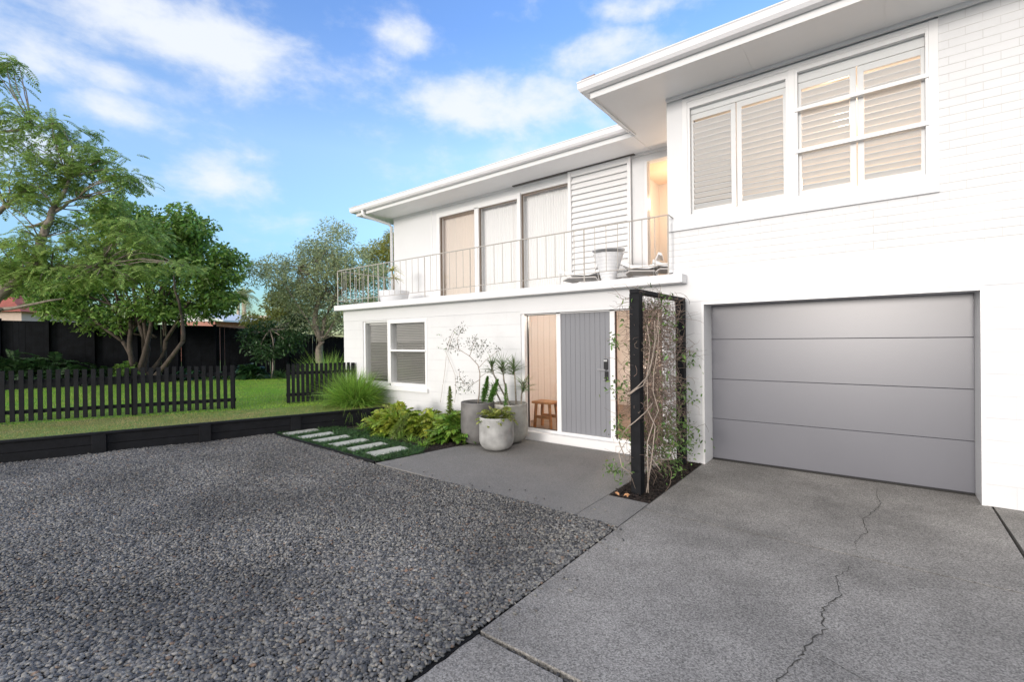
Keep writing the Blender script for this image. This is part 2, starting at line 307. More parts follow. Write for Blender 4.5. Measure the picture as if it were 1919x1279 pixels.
def fronds(P, D, Nn, L, pairs, ll, lw, ang=60, droop=0.25, taper=True, tip=True):
    """pinnate or lobed leaves: pairs of lobes along each curved midrib"""
    P = np.asarray(P); n = len(P); L = np.broadcast_to(np.asarray(L, float), (n,))[:, None]
    Sd = unit(np.cross(D, Nn)); Up = np.cross(Sd, D); dz = np.array([0, 0, -1.0]); out = []
    for k in range(pairs):
        t = (k+0.7)/pairs; p = P + D*L*t + dz*L*droop*t*t
        tan = unit(D + dz*2*droop*t); sc = (sin(pi*min(1, 0.18+0.8*t))**0.6 if taper else 1)
        a = RAD(ang*(1-0.35*t))
        for s in (-1, 1):
            d = unit(tan*cos(a) + s*Sd*sin(a) + Up*0.12 + rng.normal(size=(n, 3))*0.05)
            out.append(leaf_quads(p, d, Up, ll*L[:, 0]*sc, lw*L[:, 0], 0.15))
    if tip: out.append(leaf_quads(P+D*L*.8+dz*L*droop*.64, unit(D+dz*2*droop), Up, ll*L[:, 0]*0.9, lw*L[:, 0]*1.3, 0.1))
    # the midrib blade
    q = P; 
    for k in range(3):
        t1 = (k+1)/3; p1 = P + D*L*t1 + dz*L*droop*t1*t1; w = L*0.012*(1.3-t1)+0.0008
        V = np.stack([q-Sd*w, q+Sd*w, p1+Sd*w*.7, p1-Sd*w*.7], 1).reshape(-1, 3); out.append((V, np.arange(4*n).reshape(n, 4))); q = p1
    return join(out)
def blades(P, D, L, W, droop, seg=3):
    """arching grass blades"""
    P = np.asarray(P); n = len(P); L = np.broadcast_to(np.asarray(L, float), (n,))[:, None]; W = np.broadcast_to(np.asarray(W, float), (n,))[:, None]; droop = np.broadcast_to(np.asarray(droop, float), (n,))[:, None]
    Sd = unit(np.cross(D, np.array([0, 0, 1.0])) + rng.normal(size=(n, 3))*0.3); V = []
    for k in range(seg+1):
        t = k/seg; p = P + D*L*t; p = p + np.array([0, 0, -1.0])*L*droop*t*t; w = W*(1-t**1.5)*.5 + W*.04
        V.append(p-Sd*w); V.append(p+Sd*w)
    V = np.stack(V, 1).reshape(-1, 3); i = (np.arange(n)*(2*seg+2))[:, None]
    F = np.concatenate([i+np.array([[2*k, 2*k+1, 2*k+3, 2*k+2]]) for k in range(seg)], 0); return V, F
def in_poly(x, y, poly):
    c = np.zeros(len(x), bool); j = len(poly)-1
    for i in range(len(poly)):
        xi, yi = poly[i]; xj, yj = poly[j]
        c ^= ((yi > y) != (yj > y)) & (x < (xj-xi)*(y-yi)/(yj-yi+1e-12)+xi); j = i
    return c
def scatter(poly, n):
    a = np.array(poly); lo = a.min(0); hi = a.max(0); p = rng.random((n, 2))*(hi-lo)+lo; return p[in_poly(p[:, 0], p[:, 1], poly)]
# ================================================================== GROUND
gz = MB(); gz.face([(-400, -400, -0.12), (400, -400, -0.12), (400, 600, -0.12), (-400, 600, -0.12)])
tag(gz.build('ground', m_ground), kind='structure')
def RETX(y): return -9.28 + 0.362*(y-0.73)       # line of the retaining wall's front face
grav_poly = [(RETX(-2.2), -2.2), (-1.72, -2.2), (-1.72, 3.64), (-5.13, 3.66), (-8.0, 3.83), (RETX(3.83), 3.83)]
tag(MB().prism(grav_poly, -0.1, -0.02).build('gravel_bed', m_base), kind='structure')
tag(MB().prism([(-14, -26), (16, -26), (16, -2.2), (-11, -2.2)], -0.1, -0.012).build('bounce_ground', mat('bounce_pale', (.64, .63, .60), .9, var=.1)), kind='structure')  # unseen pale ground added behind the camera to bounce light onto the soffits
# driveway slabs with a real gap between them
drive = tag(MB().prism([(-1.70, 4.138), (0.810, 4.138), (0.835, 6.10), (0.80, 6.12), (0.80, 6.34), (-1.70, 6.34)], -0.1, 0).build('driveway', m_drive, bevel=0.0012), kind='structure')
MB().box(-1.70, 0.80, 1.885, 4.122, -0.1, 0.0).build('slab', m_drive, drive, bevel=0.0012)
def rough_edge(poly, amp, step=0.05):
    out = []
    for i in range(len(poly)):
        a = np.array(poly[i]); b = np.array(poly[(i+1) % len(poly)]); L = np.linalg.norm(b-a); n = max(1, int(L/step))
        for k in range(n):
            p = a+(b-a)*k/n
            if k: p = p+rng.normal(size=2)*amp
            out.append(tuple(p))
    return out
MB().prism(rough_edge([(-1.74, -2.19), (-1.12, -2.19), (-1.115, 1.80), (-1.16, 1.855), (-1.70, 1.865)], 0.003), -0.1, -0.006).build('slab', m_drive, drive, bevel=0.008)
MB().prism(rough_edge([(-1.08, -2.19), (0.80, -2.19), (0.80, 1.84), (-1.02, 1.83), (-1.08, 1.78)], 0.003), -0.1, -0.006).build('slab', m_drive, drive, bevel=0.008)
MB().prism([(0.825, -2.19), (4, -2.19), (4, 6.04), (0.85, 6.04)], -0.1, 0.0).build('slab', m_drive, drive, bevel=0.0012)
MB().box(-1.70, 4, 1.75, 6.30, -0.11, -0.05).build('joint_fill', m_base, drive)
def ribbon(pts, w0, name='crack', z=0.0025, jag=0.006, m=m_crack, sub=9):
    P = []
    for i in range(len(pts)-1):
        a = np.array(pts[i]); b = np.array(pts[i+1])
        for k in range(sub): P.append(a+(b-a)*k/sub + (rng.normal(size=2)*jag if (i or k) else 0))
    P.append(np.array(pts[-1])); n = len(P); V = []; F = []
    for i, p in enumerate(P):
        d = P[min(i+1, n-1)]-P[max(i-1, 0)]; d /= np.linalg.norm(d)+1e-9; s = np.array([-d[1], d[0]]); w = w0*(0.35+0.9*rng.random())*(0.2+0.8*sin(pi*(i+.5)/n)**.5)
        V += [(*(p-s*w), z), (*(p+s*w), z)]
        if i: F.append((2*i-2, 2*i-1, 2*i+1, 2*i))
    return np_mesh(name, np.array(V), np.array(F), m, drive)
ribbon([(0.02, 6.10), (0.0, 5.85), (0.04, 5.6), (-0.01, 5.3), (-0.09, 5.0), (-0.06, 4.7), (-0.13, 4.4), (-0.11, 4.22)], 0.0030)
ribbon([(-0.14, 3.93), (-0.20, 3.7), (-0.17, 3.45), (-0.25, 3.2), (-0.22, 3.0), (-0.28, 2.77), (-0.31, 2.62), (-0.36, 2.42), (-0.37, 2.2), (-0.42, 1.9)], 0.0036)
ribbon([(-0.28, 2.76), (-0.20, 2.74), (-0.09, 2.68), (0.02, 2.62), (0.12, 2.5)], 0.0018)
# patio
bedT = [(-2.13, 4.31), (-1.72, 4.31), (-1.72, 6.04), (-2.13, 6.04)]
pat = tag(MB().prism([(-5.11, 3.68), (-2.135, 3.64), (-2.135, 5.96), (-4.80, 5.96), (-4.88, 5.2)], -0.1, 0.0).build('patio', m_patio, bevel=0.006), kind='structure')
MB().prism([(-2.130, 3.64), (-1.712, 3.63), (-1.712, 4.305), (-2.130, 4.305)], -0.1, 0.0).build('slab', m_patio, pat, bevel=0.004)
tag(MB().prism(bedT, -0.1, -0.015).build('planter_bed', m_mulch), kind='structure')
tag(MB().prism([(-1.722, 4.0), (-1.700, 4.0), (-1.700, 6.04), (-1.722, 6.04)], -0.1, -0.01).build('joint_strip', m_crack), kind='structure')
bed_poly = [(RETX(4.2)+.1, 4.2), (-6.6, 4.55), (-5.16, 4.50), (-5.02, 4.40), (-4.86, 5.2), (-4.79, 6.04), (-7.3, 6.04)]
tag(MB().prism(bed_poly, -0.1, 0.0).build('garden_bed', m_mulch), kind='structure')
turf_poly = [(-8.12, 3.82), (-5.13, 3.69), (-5.0, 4.36), (-5.18, 4.56), (-6.6, 4.66), (-7.55, 4.8), (-7.8, 4.75)]
tag(MB().prism(turf_poly, -0.1, 0.006).build('turf_base', m_soil), kind='structure')
e = MB()
for a, b in zip([(-8.12, 3.81), (-6.6, 3.735)], [(-6.6, 3.735), (-5.11, 3.665)]):
    a = np.array(a); b = np.array(b); d = (b-a)/np.linalg.norm(b-a); e.obox((*((a+b)/2), -0.02), np.linalg.norm(b-a)/2, 0.012, 0.05, (*d, 0), (-d[1], d[0], 0))
tag(e.build('garden_edging', m_black, bevel=0.003), 'low black timber edging strip between the gravel and the mondo grass', 'edging')
# pebbles
def ico(sub):
    import bmesh
    bm = bmesh.new(); bmesh.ops.create_icosphere(bm, subdivisions=sub, radius=1); V = np.array([v.co[:] for v in bm.verts]); F = np.array([[v.index for v in f.verts] for f in bm.faces]); bm.free(); return V, F
def pebbles(P, size, sub, zj, name, m):
    n = len(P); U, F = ico(sub); k = len(U)
    sc = np.stack([0.5+0.35*rng.random(n), 0.36+0.22*rng.random(n), 0.22+0.16*rng.random(n)], 1)*(size*(0.75+0.55*rng.random(n)))[:, None]
    a = rng.random(n)*2*pi; b = rng.normal(size=n)*0.35; ca, sa, cb, sb = np.cos(a), np.sin(a), np.cos(b), np.sin(b)
    pert = 1+0.13*rng.normal(size=(n, k, 1)); W = U[None]*pert*sc[:, None, :]
    x = W[..., 0]*cb[:, None] - W[..., 2]*sb[:, None]; z = W[..., 0]*sb[:, None] + W[..., 2]*cb[:, None]; y = W[..., 1]
    X = x*ca[:, None]-y*sa[:, None]+P[:, 0:1]; Y = x*sa[:, None]+y*ca[:, None]+P[:, 1:2]; Z = z + P[:, 2:3]+(rng.random(n)*zj)[:, None]
    V = np.stack([X, Y, Z], -1).reshape(-1, 3); FF = (F[None]+(np.arange(n)*k)[:, None, None]).reshape(-1, 3)
    return V, FF
def jitter_grid(poly, s):
    a = np.array(poly); lo = a.min(0); hi = a.max(0); x, y = np.meshgrid(np.arange(lo[0], hi[0], s), np.arange(lo[1], hi[1], s))
    p = np.stack([x.ravel(), y.ravel()], 1)+rng.normal(size=(x.size, 2))*s*0.33; return p[in_poly(p[:, 0], p[:, 1], poly)]
def undul(p): return 0.012*np.sin(p[:, 0]*1.7+p[:, 1]*0.9)*np.sin(p[:, 1]*2.3-p[:, 0]*0.6)
near = [(-5.2, -0.3), (-1.715, -0.3), (-1.715, 3.3), (-5.2, 3.3)]
g1 = [(-3.9, 0.0), (-1.73, 0.9), (-1.73, 3.0), (-5.0, 3.0), (-6.4, 1.6)]
g1 = [(-3.9, 0.0), (-1.725, 0.9), (-1.725, 2.6), (-3.6, 2.3), (-4.6, 1.4)]
pg = jitter_grid(grav_poly, 0.0142); pg = pg[pg[:, 1] > -1.4-0.0*pg[:, 0]]
cone = (pg[:, 0]*(-sin(YAW))+pg[:, 1]*cos(YAW)); side = pg[:, 0]*cos(YAW)+pg[:, 1]*sin(YAW)
vis = (cone > 1.3) & (side > -1.22*cone-0.5) & (side < 1.2*cone+0.4); pg = pg[vis]; dist = np.linalg.norm(pg, axis=1)
def peb_set(sel, sub):
    p = pg[sel]; return pebbles(np.concatenate([p, (undul(p)-0.012)[:, None]], 1), 0.0208, sub, 0.013, 'x', m_peb)
nearm = dist < 3.6
gobj = np_mesh('gravel', *join([peb_set(nearm, 2), peb_set(~nearm & (dist < 12), 1)]), m_peb, smooth=True)
tag(gobj, 'grey river pebbles loosely covering the parking area', 'gravel', kind='stuff')
# stray pebbles in the slab gap, bark mulch
sp = np.stack([rng.uniform(-1.70, -0.6, 120), rng.uniform(1.862, 1.885, 120), np.full(120, -0.03)], 1)
s2 = np.stack([rng.uniform(-1.115, -1.08, 70), rng.uniform(1.2, 1.86, 70), np.full(70, -0.03)], 1)
s4 = np.stack([-1.70+np.abs(rng.normal(size=26))*.10, rng.uniform(1.9, 3.6, 26), np.full(26, .004)], 1); s5 = np.stack([rng.uniform(-5.0, -1.9, 22), 3.70+np.abs(rng.normal(size=22))*.08, np.full(22, .004)], 1)
tag(np_mesh('gap_pebbles', *pebbles(np.concatenate([sp, s2, s4, s5]), 0.018, 1, 0.01, 'x', m_peb), m_peb, smooth=True), 'small pebbles wedged in the slab joints and kicked onto the concrete edges', 'gravel', kind='stuff')
def chips(poly, n, z):
    p = scatter(poly, n); n = len(p); P = np.concatenate([p, np.full((n, 1), z)+rng.random((n, 1))*0.015], 1)
    return leaf_hex(P, rdir(n)*np.array([1, 1, .25]), rdir(n, 2), rng.uniform(.015, .05, n), rng.uniform(.008, .02, n), 0.0, 0.1)
tag(np_mesh('bark_mulch', *join([chips(bed_poly, 9000, 0.004), chips(bedT, 3500, -0.012)]), m_chip), 'dark bark mulch covering the planting beds', 'mulch', kind='stuff')
# mondo grass around the stepping stones
STEPX = [-7.86, -7.36, -6.90, -6.42, -5.96, -5.47]
def stone_poly(x, k): 
    w = 0.27+0.02*sin(k*3); return [(x-w/2-.02, 3.885), (x+w/2-.02, 3.865+.02*sin(k)), (x+w/2+.02, 4.40+.02*sin(k*5)), (x+w/2-.1, 4.435), (x-w/2+.05, 4.445)]
LZ = 0.28
def tuftfield(poly, n, h, w, z, lean=0.6, droop=.35, seg=3, holes=()):
    p = scatter(poly, n); keep = np.ones(len(p), bool)
    for hp in holes: keep &= ~in_poly(p[:, 0], p[:, 1], hp)
    p = p[keep]; n = len(p); P = np.concatenate([p, np.full((n, 1), z)], 1); d = rng.normal(size=(n, 3))*lean; d[:, 2] = 1; d = unit(d)
    return blades(P, d, h*(0.6+0.7*rng.random(n)), w, droop*(.5+rng.random(n)), seg)
stones = [stone_poly(x, k) for k, x in enumerate(STEPX)]
turf_o = [(x, y+0.015) for x, y in turf_poly]
tag(np_mesh('mondo_grass', *tuftfield(turf_o, 26000, 0.10, 0.0075, 0.0, 0.9, .5, 3, stones), m_mondo), 'dark green dwarf mondo grass growing around the stepping stones', 'ground cover', kind='stuff')
stwords = ['farthest stepping stone, beside the black retaining wall', 'second stepping stone from the black retaining wall', 'third stepping stone from the black retaining wall', 'fourth stepping stone from the black retaining wall', 'fifth stepping stone from the black retaining wall, next to last before the patio', 'stepping stone nearest the patio, at the end of the row']
for k, sp_ in enumerate(stones):
    tag(MB().prism(rough_edge(sp_, 0.004, 0.06), -0.05, 0.022).build('stepping_stone', m_step, bevel=0.004), 'pale rectangular '+stwords[k], 'stepping stone', 'stepping stones set in the mondo grass')
# lawn
lawn_poly = [(RETX(-8), -8), (RETX(6.0), 6.0), (-9.6, 6.3), (-9.6, 14), (-60, 60), (-90, -20)]
tag(MB().prism([(RETX(-8)-.04, -8), (RETX(6.3)-.04, 6.30), (-9.40, 6.30), (-9.40, 16), (-34, 30), (-44, -8)], -0.1, LZ).build('lawn', m_lawn), kind='structure')
def grass_region(poly, n, h, w): return tuftfield(poly, n, h, w, LZ-0.002, 0.55, .25, 1)
def fenceX(y): return -11.26+0.49*(y-0.9)
strip = [(fenceX(-2)-.2, -2), (RETX(-2)-.1, -2), (RETX(6)-.1, 6.0), (fenceX(6)+.4, 6.0)]
tag(np_mesh('worn_grass', *grass_region(strip, 95000, 0.035, 0.006), m_dryg), 'short worn grass strip between the picket fence and the retaining wall', 'grass', kind='stuff')
r2 = [(-19, -1), (fenceX(-1), -1), (fenceX(6)+.3, 6.0), (-9.7, 6.1), (-9.7, 12), (-22, 13)]
tag(np_mesh('lawn_grass', *grass_region(r2, 330000, 0.045, 0.010), m_grassb), 'mown green lawn grass behind the picket fence', 'grass', kind='stuff')
# retaining wall
rw = thing('retaining_wall', 'low black timber retaining wall between the gravel and the lawn', 'retaining wall', (RETX(3), 3, 0))
dirv = np.array([0.362, 1.0, 0]); dirv /= np.linalg.norm(dirv); nrm = np.array([dirv[1], -dirv[0], 0])
def along(y0, y1, off0, off1, z0, z1, mb):
    a = np.array([RETX(y0), y0, 0]); b = np.array([RETX(y1), y1, 0]); c = (a+b)/2+nrm*(off0+off1)/2; c[2] = (z0+z1)/2
    mb.obox(c, np.linalg.norm(b-a)/2, (off1-off0)/2, (z1-z0)/2, dirv, nrm); return mb
for k in range(2): along(-4, 6.0, -0.045, 0.0, -0.02+k*0.14, 0.115+k*0.14, MB()).build('board', m_black, rw, bevel=0.004)
along(-4, 6.02, -0.06, 0.03, 0.262, 0.295, MB()).build('capping', m_black, rw, bevel=0.005)
for y in (-1.3, 0.3, 1.69, 2.9, 4.15, 5.3): along(y-0.075, y+0.075, 0.002, 0.05, -0.02, 0.262, MB()).build('post', m_black, rw, bevel=0.004)
# picket fences
def picket_fence(a, b, n, h0, h1, label, posts):
    a = np.array(a); b = np.array(b); d = b-a; L = np.linalg.norm(d); d = d/L; q = np.array([d[1], -d[0]])
    t = thing('picket_fence', label, 'picket fence', (*a, LZ), 'black picket fences on the lawn')
    for k in range(n):
        p = a+d*L*(k+.5)/n; hz = h0+(h1-h0)*(k+.5)/n + random.uniform(-.006, .006)
        MB().obox((*(p+q*0.02), LZ+0.035+hz/2), 0.031, 0.010, hz/2, (*d, 0), (*q, 0), unit(np.array([random.uniform(-.006, .006), random.uniform(-.006, .006), 1]))).build('picket', m_black, t)
    for z in (0.19, h0*0.80):
        zz = LZ+z; MB().obox((*((a+b)/2-q*0.012), zz), L/2, 0.018, 0.032, (*d, 0), (*q, 0)).build('rail', m_black, t)
    for f in posts:
        p = a+d*L*f; MB().obox((*(p-q*0.07), LZ+(h0+(h1-h0)*f)/2), 0.035, 0.038, (h0+(h1-h0)*f)/2+0.02, (*d, 0), (*q, 0)).build('post', m_black, t)
picket_fence((-11.26-1.45*.6, .9-2.96*.6), (-9.80, 3.88), 46, 0.86, 0.82, 'long run of black picket fence left of the lawn opening', (0.02, .36, .7, 0.99))
picket_fence((-9.70, 4.81), (-9.05, 6.02), 15, 0.80, 0.80, 'short run of black picket fence ending at the fountain grass by the house', (0.03, .97))
# tall boundary fence
FP = [at(-260, 585, 14.5), at(0, 601, 15.5), at(403, 612, 18.0), at(660, 634, 20.0), at(760, 640, 21)]
def tall_fence(a, b, label, np_):
    t = thing('boundary_fence', label, 'fence', (a[0], a[1], LZ), 'tall black boundary fences')
    d = (b-a)[:2]; L = np.linalg.norm(d); d = d/L; q = np.array([d[1], -d[0]]); n = int(L/0.152)
    for j in range(np_):
        mb = MB()
        for k in range(int(n*j/np_), int(n*(j+1)/np_)):
            f = (k+.5)/n; p = a[:2]+d*L*f; zt = a[2]+(b[2]-a[2])*f-.03; g = 0.0006 if random.random() < .93 else 0.007
            mb.obox((*(p+q*random.uniform(-.004, .004)), (zt+LZ-.2)/2), L/n/2-g, 0.010, (zt-LZ+.2)/2, (*d, 0), (*q, 0))
        mb.build('board_panel', m_blackf, t)
    ax = b-a; ax = ax/np.linalg.norm(ax)
    MB().obox((a+b)/2-np.array([0, 0, .012]), np.linalg.norm(b-a)/2, 0.04, 0.018, ax, (*q, 0)).build('capping', m_blackf, t)
    for j in range(np_+1):
        f = j/np_; p = a[:2]+d*L*f; zt = a[2]+(b[2]-a[2])*f
        MB().obox((*(p+q*.065), (zt+LZ)/2+.03), 0.05, 0.05, (zt-LZ)/2+.04, (*d, 0), (*q, 0)).build('post', m_blackf, t, bevel=.004)
tall_fence(FP[0], FP[1], 'tall black board fence out past the left edge, behind the feathery tree', 2)
tall_fence(FP[1], FP[2], 'tall black board fence behind the multi-stemmed broadleaf tree', 5)
tall_fence(FP[2], FP[3], 'tall black board fence stepping down behind the grey-green tree', 4)
tall_fence(FP[3], FP[4], 'short end of tall black board fence hidden at the house corner', 2)
ed = thing('border_edging', 'low black timber edging along the shaded border at the back of the lawn', 'edging', (-15, 3, LZ))
pa = at(-150, 735, 12.6); pb = at(330, 716, 15.6)
dd = unit((pb-pa)*np.array([1, 1, 0])); MB().obox(((pa[0]+pb[0])/2, (pa[1]+pb[1])/2, LZ+.07), np.linalg.norm((pb-pa)[:2])/2, .025, .1, dd, (dd[1], -dd[0], 0)).build('board', m_black, ed, bevel=.005)
border = [tuple(pa[:2]), tuple(pb[:2]), tuple(at(700, 700, 17.3)[:2]), tuple(FP[3][:2]), tuple(FP[2][:2]), tuple(FP[1][:2]), tuple(FP[0][:2])]
tag(MB().prism(border, LZ-.05, LZ+.012).build('border_bed', m_mulch), kind='structure')
# ================================================================== HOUSE
W = 6.05
hs = thing('house', 'white two-storey painted brick and block house with a balcony, wide eaves and grey garage door', 'house', (-4, W, 0))
MB().box(-9.51, -8.79, W, W+.2, 0, 2.03).box(-8.79, -6.73, W, W+.2, 0, 0.66).box(-6.73, -4.51, W, W+.2, 0, 2.03).box(-8.79, -6.73, W, W+.2, 2.0, 2.03).build('block_wall', m_block, hs)
bx('block_wall', m_block, hs, (-2.13, -1.70, W, W+.2, 0, 2.03)); bx('block_wall', m_block, hs, (0.80, 3.2, W, W+.2, 0, 2.03))
MB().box(-9.514, -2.05, W-.004, W+.2, 2.03, 2.262).box(-2.05, 3.2, W-.004, W+.2, 2.03, 2.42).box(-4.51, -2.13, W+.0, W+.2, 1.985, 2.03).box(-1.70, .80, W+.0, W+.2, 2.0, 2.03).build('concrete_beam', m_white, hs)
MB().box(-9.51, -9.31, W+.2, 12, 0, 2.3).box(-9.31, 3.2, 11.8, 12, 0, 4.6).box(3.0, 3.2, W+.2, 11.8, 0, 4.6).build('rear_wall', m_white, hs)
MB().box(-9.31, -4.99, W+.2, 11.8, 2.03, 2.3).box(-2.0, 3.0, W+.2, 11.8, 2.05, 2.40).box(-4.99, -2.0, W+.2, 11.8, 2.20, 2.40).build('floor_slab', m_white, hs)
# upper brick wall, right block (flush with the wall below)
bw = MB().box(-2.11, 3.2, W, W+.2, 2.42, 2.94).box(.50, 3.2, W, W+.2, 2.94, 4.65).build('brick_wall', m_brick, hs)
MB().box(-2.11, -1.91, W+.0, W+.2, 3.05, 4.65).box(-1.91, .49, W+.03, W+.2, 4.60, 4.65).build('window_surround', m_white, hs)
MB().box(-2.105, .50, W-.035, W+.2, 2.94, 3.052).build('window_ledge', m_white, hs, bevel=.004)
MB().box(-2.11, -1.95, W+.2, 11.8, 2.40, 4.65).build('side_wall', m_white, hs)
# wing upper wall (set back behind the balcony)
Y2 = 7.5
MB().box(-9.54, -7.97, Y2, Y2+.15, 2.30, 4.65).box(-7.97, -3.20, Y2, Y2+.15, 4.50, 4.65).box(-3.36, -2.99, Y2, Y2+.15, 2.30, 4.50).box(-3.20, -2.11, Y2, Y2+.15, 4.50, 4.65).box(-9.54, -9.39, Y2+.15, 12, 2.3, 4.65).build('wing_wall', m_white, hs)
MB().box(-8.16, -8.13, Y2-.012, Y2, 2.4, 4.65).build('wall_batten', m_trim, hs)
# balcony slab
MB().box(-9.58, -1.87, 5.85, W-.004, 2.262, 2.375).box(-9.58, -2.11, W-.004, Y2, 2.262, 2.375).build('balcony_slab', m_white, hs, bevel=.006)
# soffits, fascia, gutters, roof
MB().box(-2.81, 3.2, 5.35, W-.012, 4.65, 4.67).box(-2.81, -2.11, W-.012, Y2, 4.65, 4.67).box(-9.96, -2.81, 6.75, Y2, 4.65, 4.67).box(-9.96, -9.54, Y2, 12.4, 4.65, 4.67).box(-2.11, 3.2, W-.012, 12, 4.655, 4.675).box(-9.54, -2.11, Y2, 12, 4.655, 4.675).build('soffit', m_soffit, hs)
MB().box(-2.88, -2.865, 6.0, Y2-.02, 4.642, 4.65).box(-2.0+.9, -1.085, 5.36, W-.02, 4.644, 4.65).box(.1, .115, 5.36, W-.02, 4.644, 4.65).box(-2.11, 3.2, W-.045, W-.012, 4.615, 4.65).box(-9.54, -2.11, Y2-.03, Y2, 4.615, 4.65).build('soffit_batten', m_soffit, hs)
MB().box(-2.83, 3.2, 5.33, 5.35, 4.625, 4.78).box(-2.83, -2.81, 5.35, 6.73, 4.625, 4.78).box(-9.98, -2.83, 6.73, 6.75, 4.625, 4.78).box(-9.98, -9.96, 6.75, 12.4, 4.625, 4.78).build('fascia', m_trim, hs)
def gut(pts, name='gutter'):
    # swept quad gutter profile along a polyline of (x, y, outward nx, ny)
    prof = [(0.012, 4.70), (0.095, 4.70), (0.118, 4.735), (0.118, 4.80), (0.128, 4.812), (0.128, 4.822), (0.105, 4.822), (0.105, 4.745), (0.012, 4.745)]
    mb = MB(); n = len(prof)
    for (x, y, nx, ny) in pts: mb.v += [(x+nx*o, y+ny*o, z) for o, z in prof]
    for i in range(len(pts)-1):
        for k in range(n): mb.f.append((i*n+k, i*n+(k+1) % n, (i+1)*n+(k+1) % n, (i+1)*n+k))
    mb.f += [tuple(range(n)), tuple((len(pts)-1)*n+k for k in range(n))[::-1]]
    return mb.build(name, m_gutter, hs)
gut([(3.2, 5.33, 0, -1), (-2.83, 5.33, -1, -1), (-2.83, 6.60, -1, 0)])
gut([(-2.83, 6.73, 0, -1), (-9.98, 6.73, -1, -1), (-9.98, 12.4, -1, 0)])
MB().tube([(-9.62, 6.66, 4.70), (-9.62, 6.66, 4.60), (-9.60, 6.72, 4.56), (-9.58, 7.38, 4.50), (-9.58, 7.46, 4.44), (-9.58, 7.46, 2.4)], .035, 10).build('downpipe', m_trim, hs, smooth=True)
rf = MB()
rz0 = 4.80
rf.face([(-2.93, 5.23, rz0), (3.4, 5.23, rz0), (3.4, 9.2, 5.5), (-.2, 9.2, 5.5)]).face([(-2.93, 5.23, rz0), (-.2, 9.2, 5.5), (-2.0, 10.2, 5.5), (-2.93, 6.63, rz0)])
rf.face([(-10.08, 6.63, rz0), (-2.93, 6.63, rz0), (-2.0, 10.2, 5.45), (-7.5, 10.2, 5.45)]).face([(-10.08, 6.63, rz0), (-7.5, 10.2, 5.45), (-10.08, 13, rz0)]).face([(-.2, 9.2, 5.5), (3.4, 9.2, 5.5), (3.4, 13, 5), (-10.08, 13, rz0), (-7.5, 10.2, 5.45), (-2.0, 10.2, 5.45)])
rf.build('roof', m_roofg, hs)
for x, y in ((-2.86, 5.24), (-10.02, 6.66)): MB().obox((x+.06, y+.03, 4.842), .09, .06, .012, (1, 0, 0.05), (0, 1, .2)).build('roof_tile', m_roofg, hs)
# balcony railing
rl = MB(); zt, zb, yr = 3.13, 2.505, 5.885
rl.tube([(-9.47, 7.4, zt), (-9.47, yr, zt+.02), (-9.0, yr, zt+.02), (-2.045, yr, zt), (-2.045, 6.045, zt-.01)], .009, 6)
rl.tube([(-9.47, 7.4, zb-.03), (-9.47, yr, zb-.03), (-2.045, yr, zb)], .006, 6)
rail = rl.build('balcony_railing', m_rail, hs)
def bal(x, y, z0, r, nm): MB().tube([(x, y, z0), (x, y, zt)], r, 5).build(nm, m_rail, rail)
postx = [-9.45, -7.93, -6.52, -5.38, -4.40, -3.0, -2.045]
postx = [-9.47, -8.0, -6.6, -5.45, -4.38, -3.25, -2.05]
for i, x in enumerate(postx):
    bal(x, yr, 2.375, .010, 'post')
    if i < len(postx)-1:
        x1 = postx[i+1]; n = max(1, round((x1-x)/.165))
        for k in range(1, n): bal(x+(x1-x)*k/n, yr, zb-.01, .0052, 'baluster')
for k in range(1, 10): bal(-9.47, yr+k*.158, zb-.04 if k % 5 else 2.375, .0055 if k % 5 else .010, 'baluster' if k % 5 else 'post')
# garage door in its opening
gd = thing
jb = MB().box(-1.70, -1.672, W-.006, 6.40, 0, 2.0).box(.772, .80, W-.006, 6.40, 0, 2.0).box(-1.672, .772, W-.002, 6.40, 1.985, 2.0).build('garage_frame', m_trim, hs)
gdoor = MB().box(-1.672, .772, 6.43, 6.45, 0, 2.0).build('garage_door', m_dark, hs)
for k in range(4):
    z0 = 0.015+k*.512; z1 = z0+.508 if k < 3 else 1.985
    MB().box(-1.672, .772, 6.392, 6.42, z0, z1).build('panel', m_gdoor, gdoor, bevel=.003)
MB().box(-1.67, .77, 6.385, 6.42, .0, .014).build('bottom_seal', m_plblk, gdoor)
MB().box(-1.70, .80, 6.34, 6.5, -.05, .002).build('garage_sill', m_crack, hs)
# entrance: framed glazed sidelights and grey boarded door
GY = W+.10
MB().box(-4.51, -4.45, W+.02, GY+.06, .0, 1.985).box(-3.885, -3.81, GY-.02, GY+.06, .14, 1.985).box(-2.985, -2.91, GY-.02, GY+.06, .14, 1.985).box(-2.205, -2.13, W+.01, GY+.06, 0, 1.985).box(-4.45, -2.205, GY-.02, GY+.06, 1.965, 1.985).box(-4.45, -2.205, GY-.035, GY+.06, .115, .15).box(-4.45, -2.205, W-.055, GY+.02, -.05, .115).build('entrance_frame', m_trim, hs, bevel=.003)
for q_ in ((-4.45, -3.885), (-2.91, -2.205)): bx('sidelight_glass', m_glass, hs, (*q_, GY+.01, GY+.018, .15, 1.965))
MB().box(-4.45, -4.44, GY+.0, GY+.03, .15, 1.965).box(-4.44, -3.885, GY, GY+.03, .15, .156).box(-4.44, -3.885, GY, GY+.03, 1.958, 1.965).build('glazing_bead', m_plblk, hs); bx('glazing_bead', m_plblk, hs, (-2.91, -2.90, GY, GY+.03, .15, 1.965))
edr = MB(); nb = 10
for k in range(nb):
    x0 = -3.81+.825*k/nb; edr.box(x0+.0012, x0+.825/nb-.0012, GY, GY+.03, .15, 1.965)
edoor = edr.build('entrance_door', m_edoor, hs, bevel=.0025)
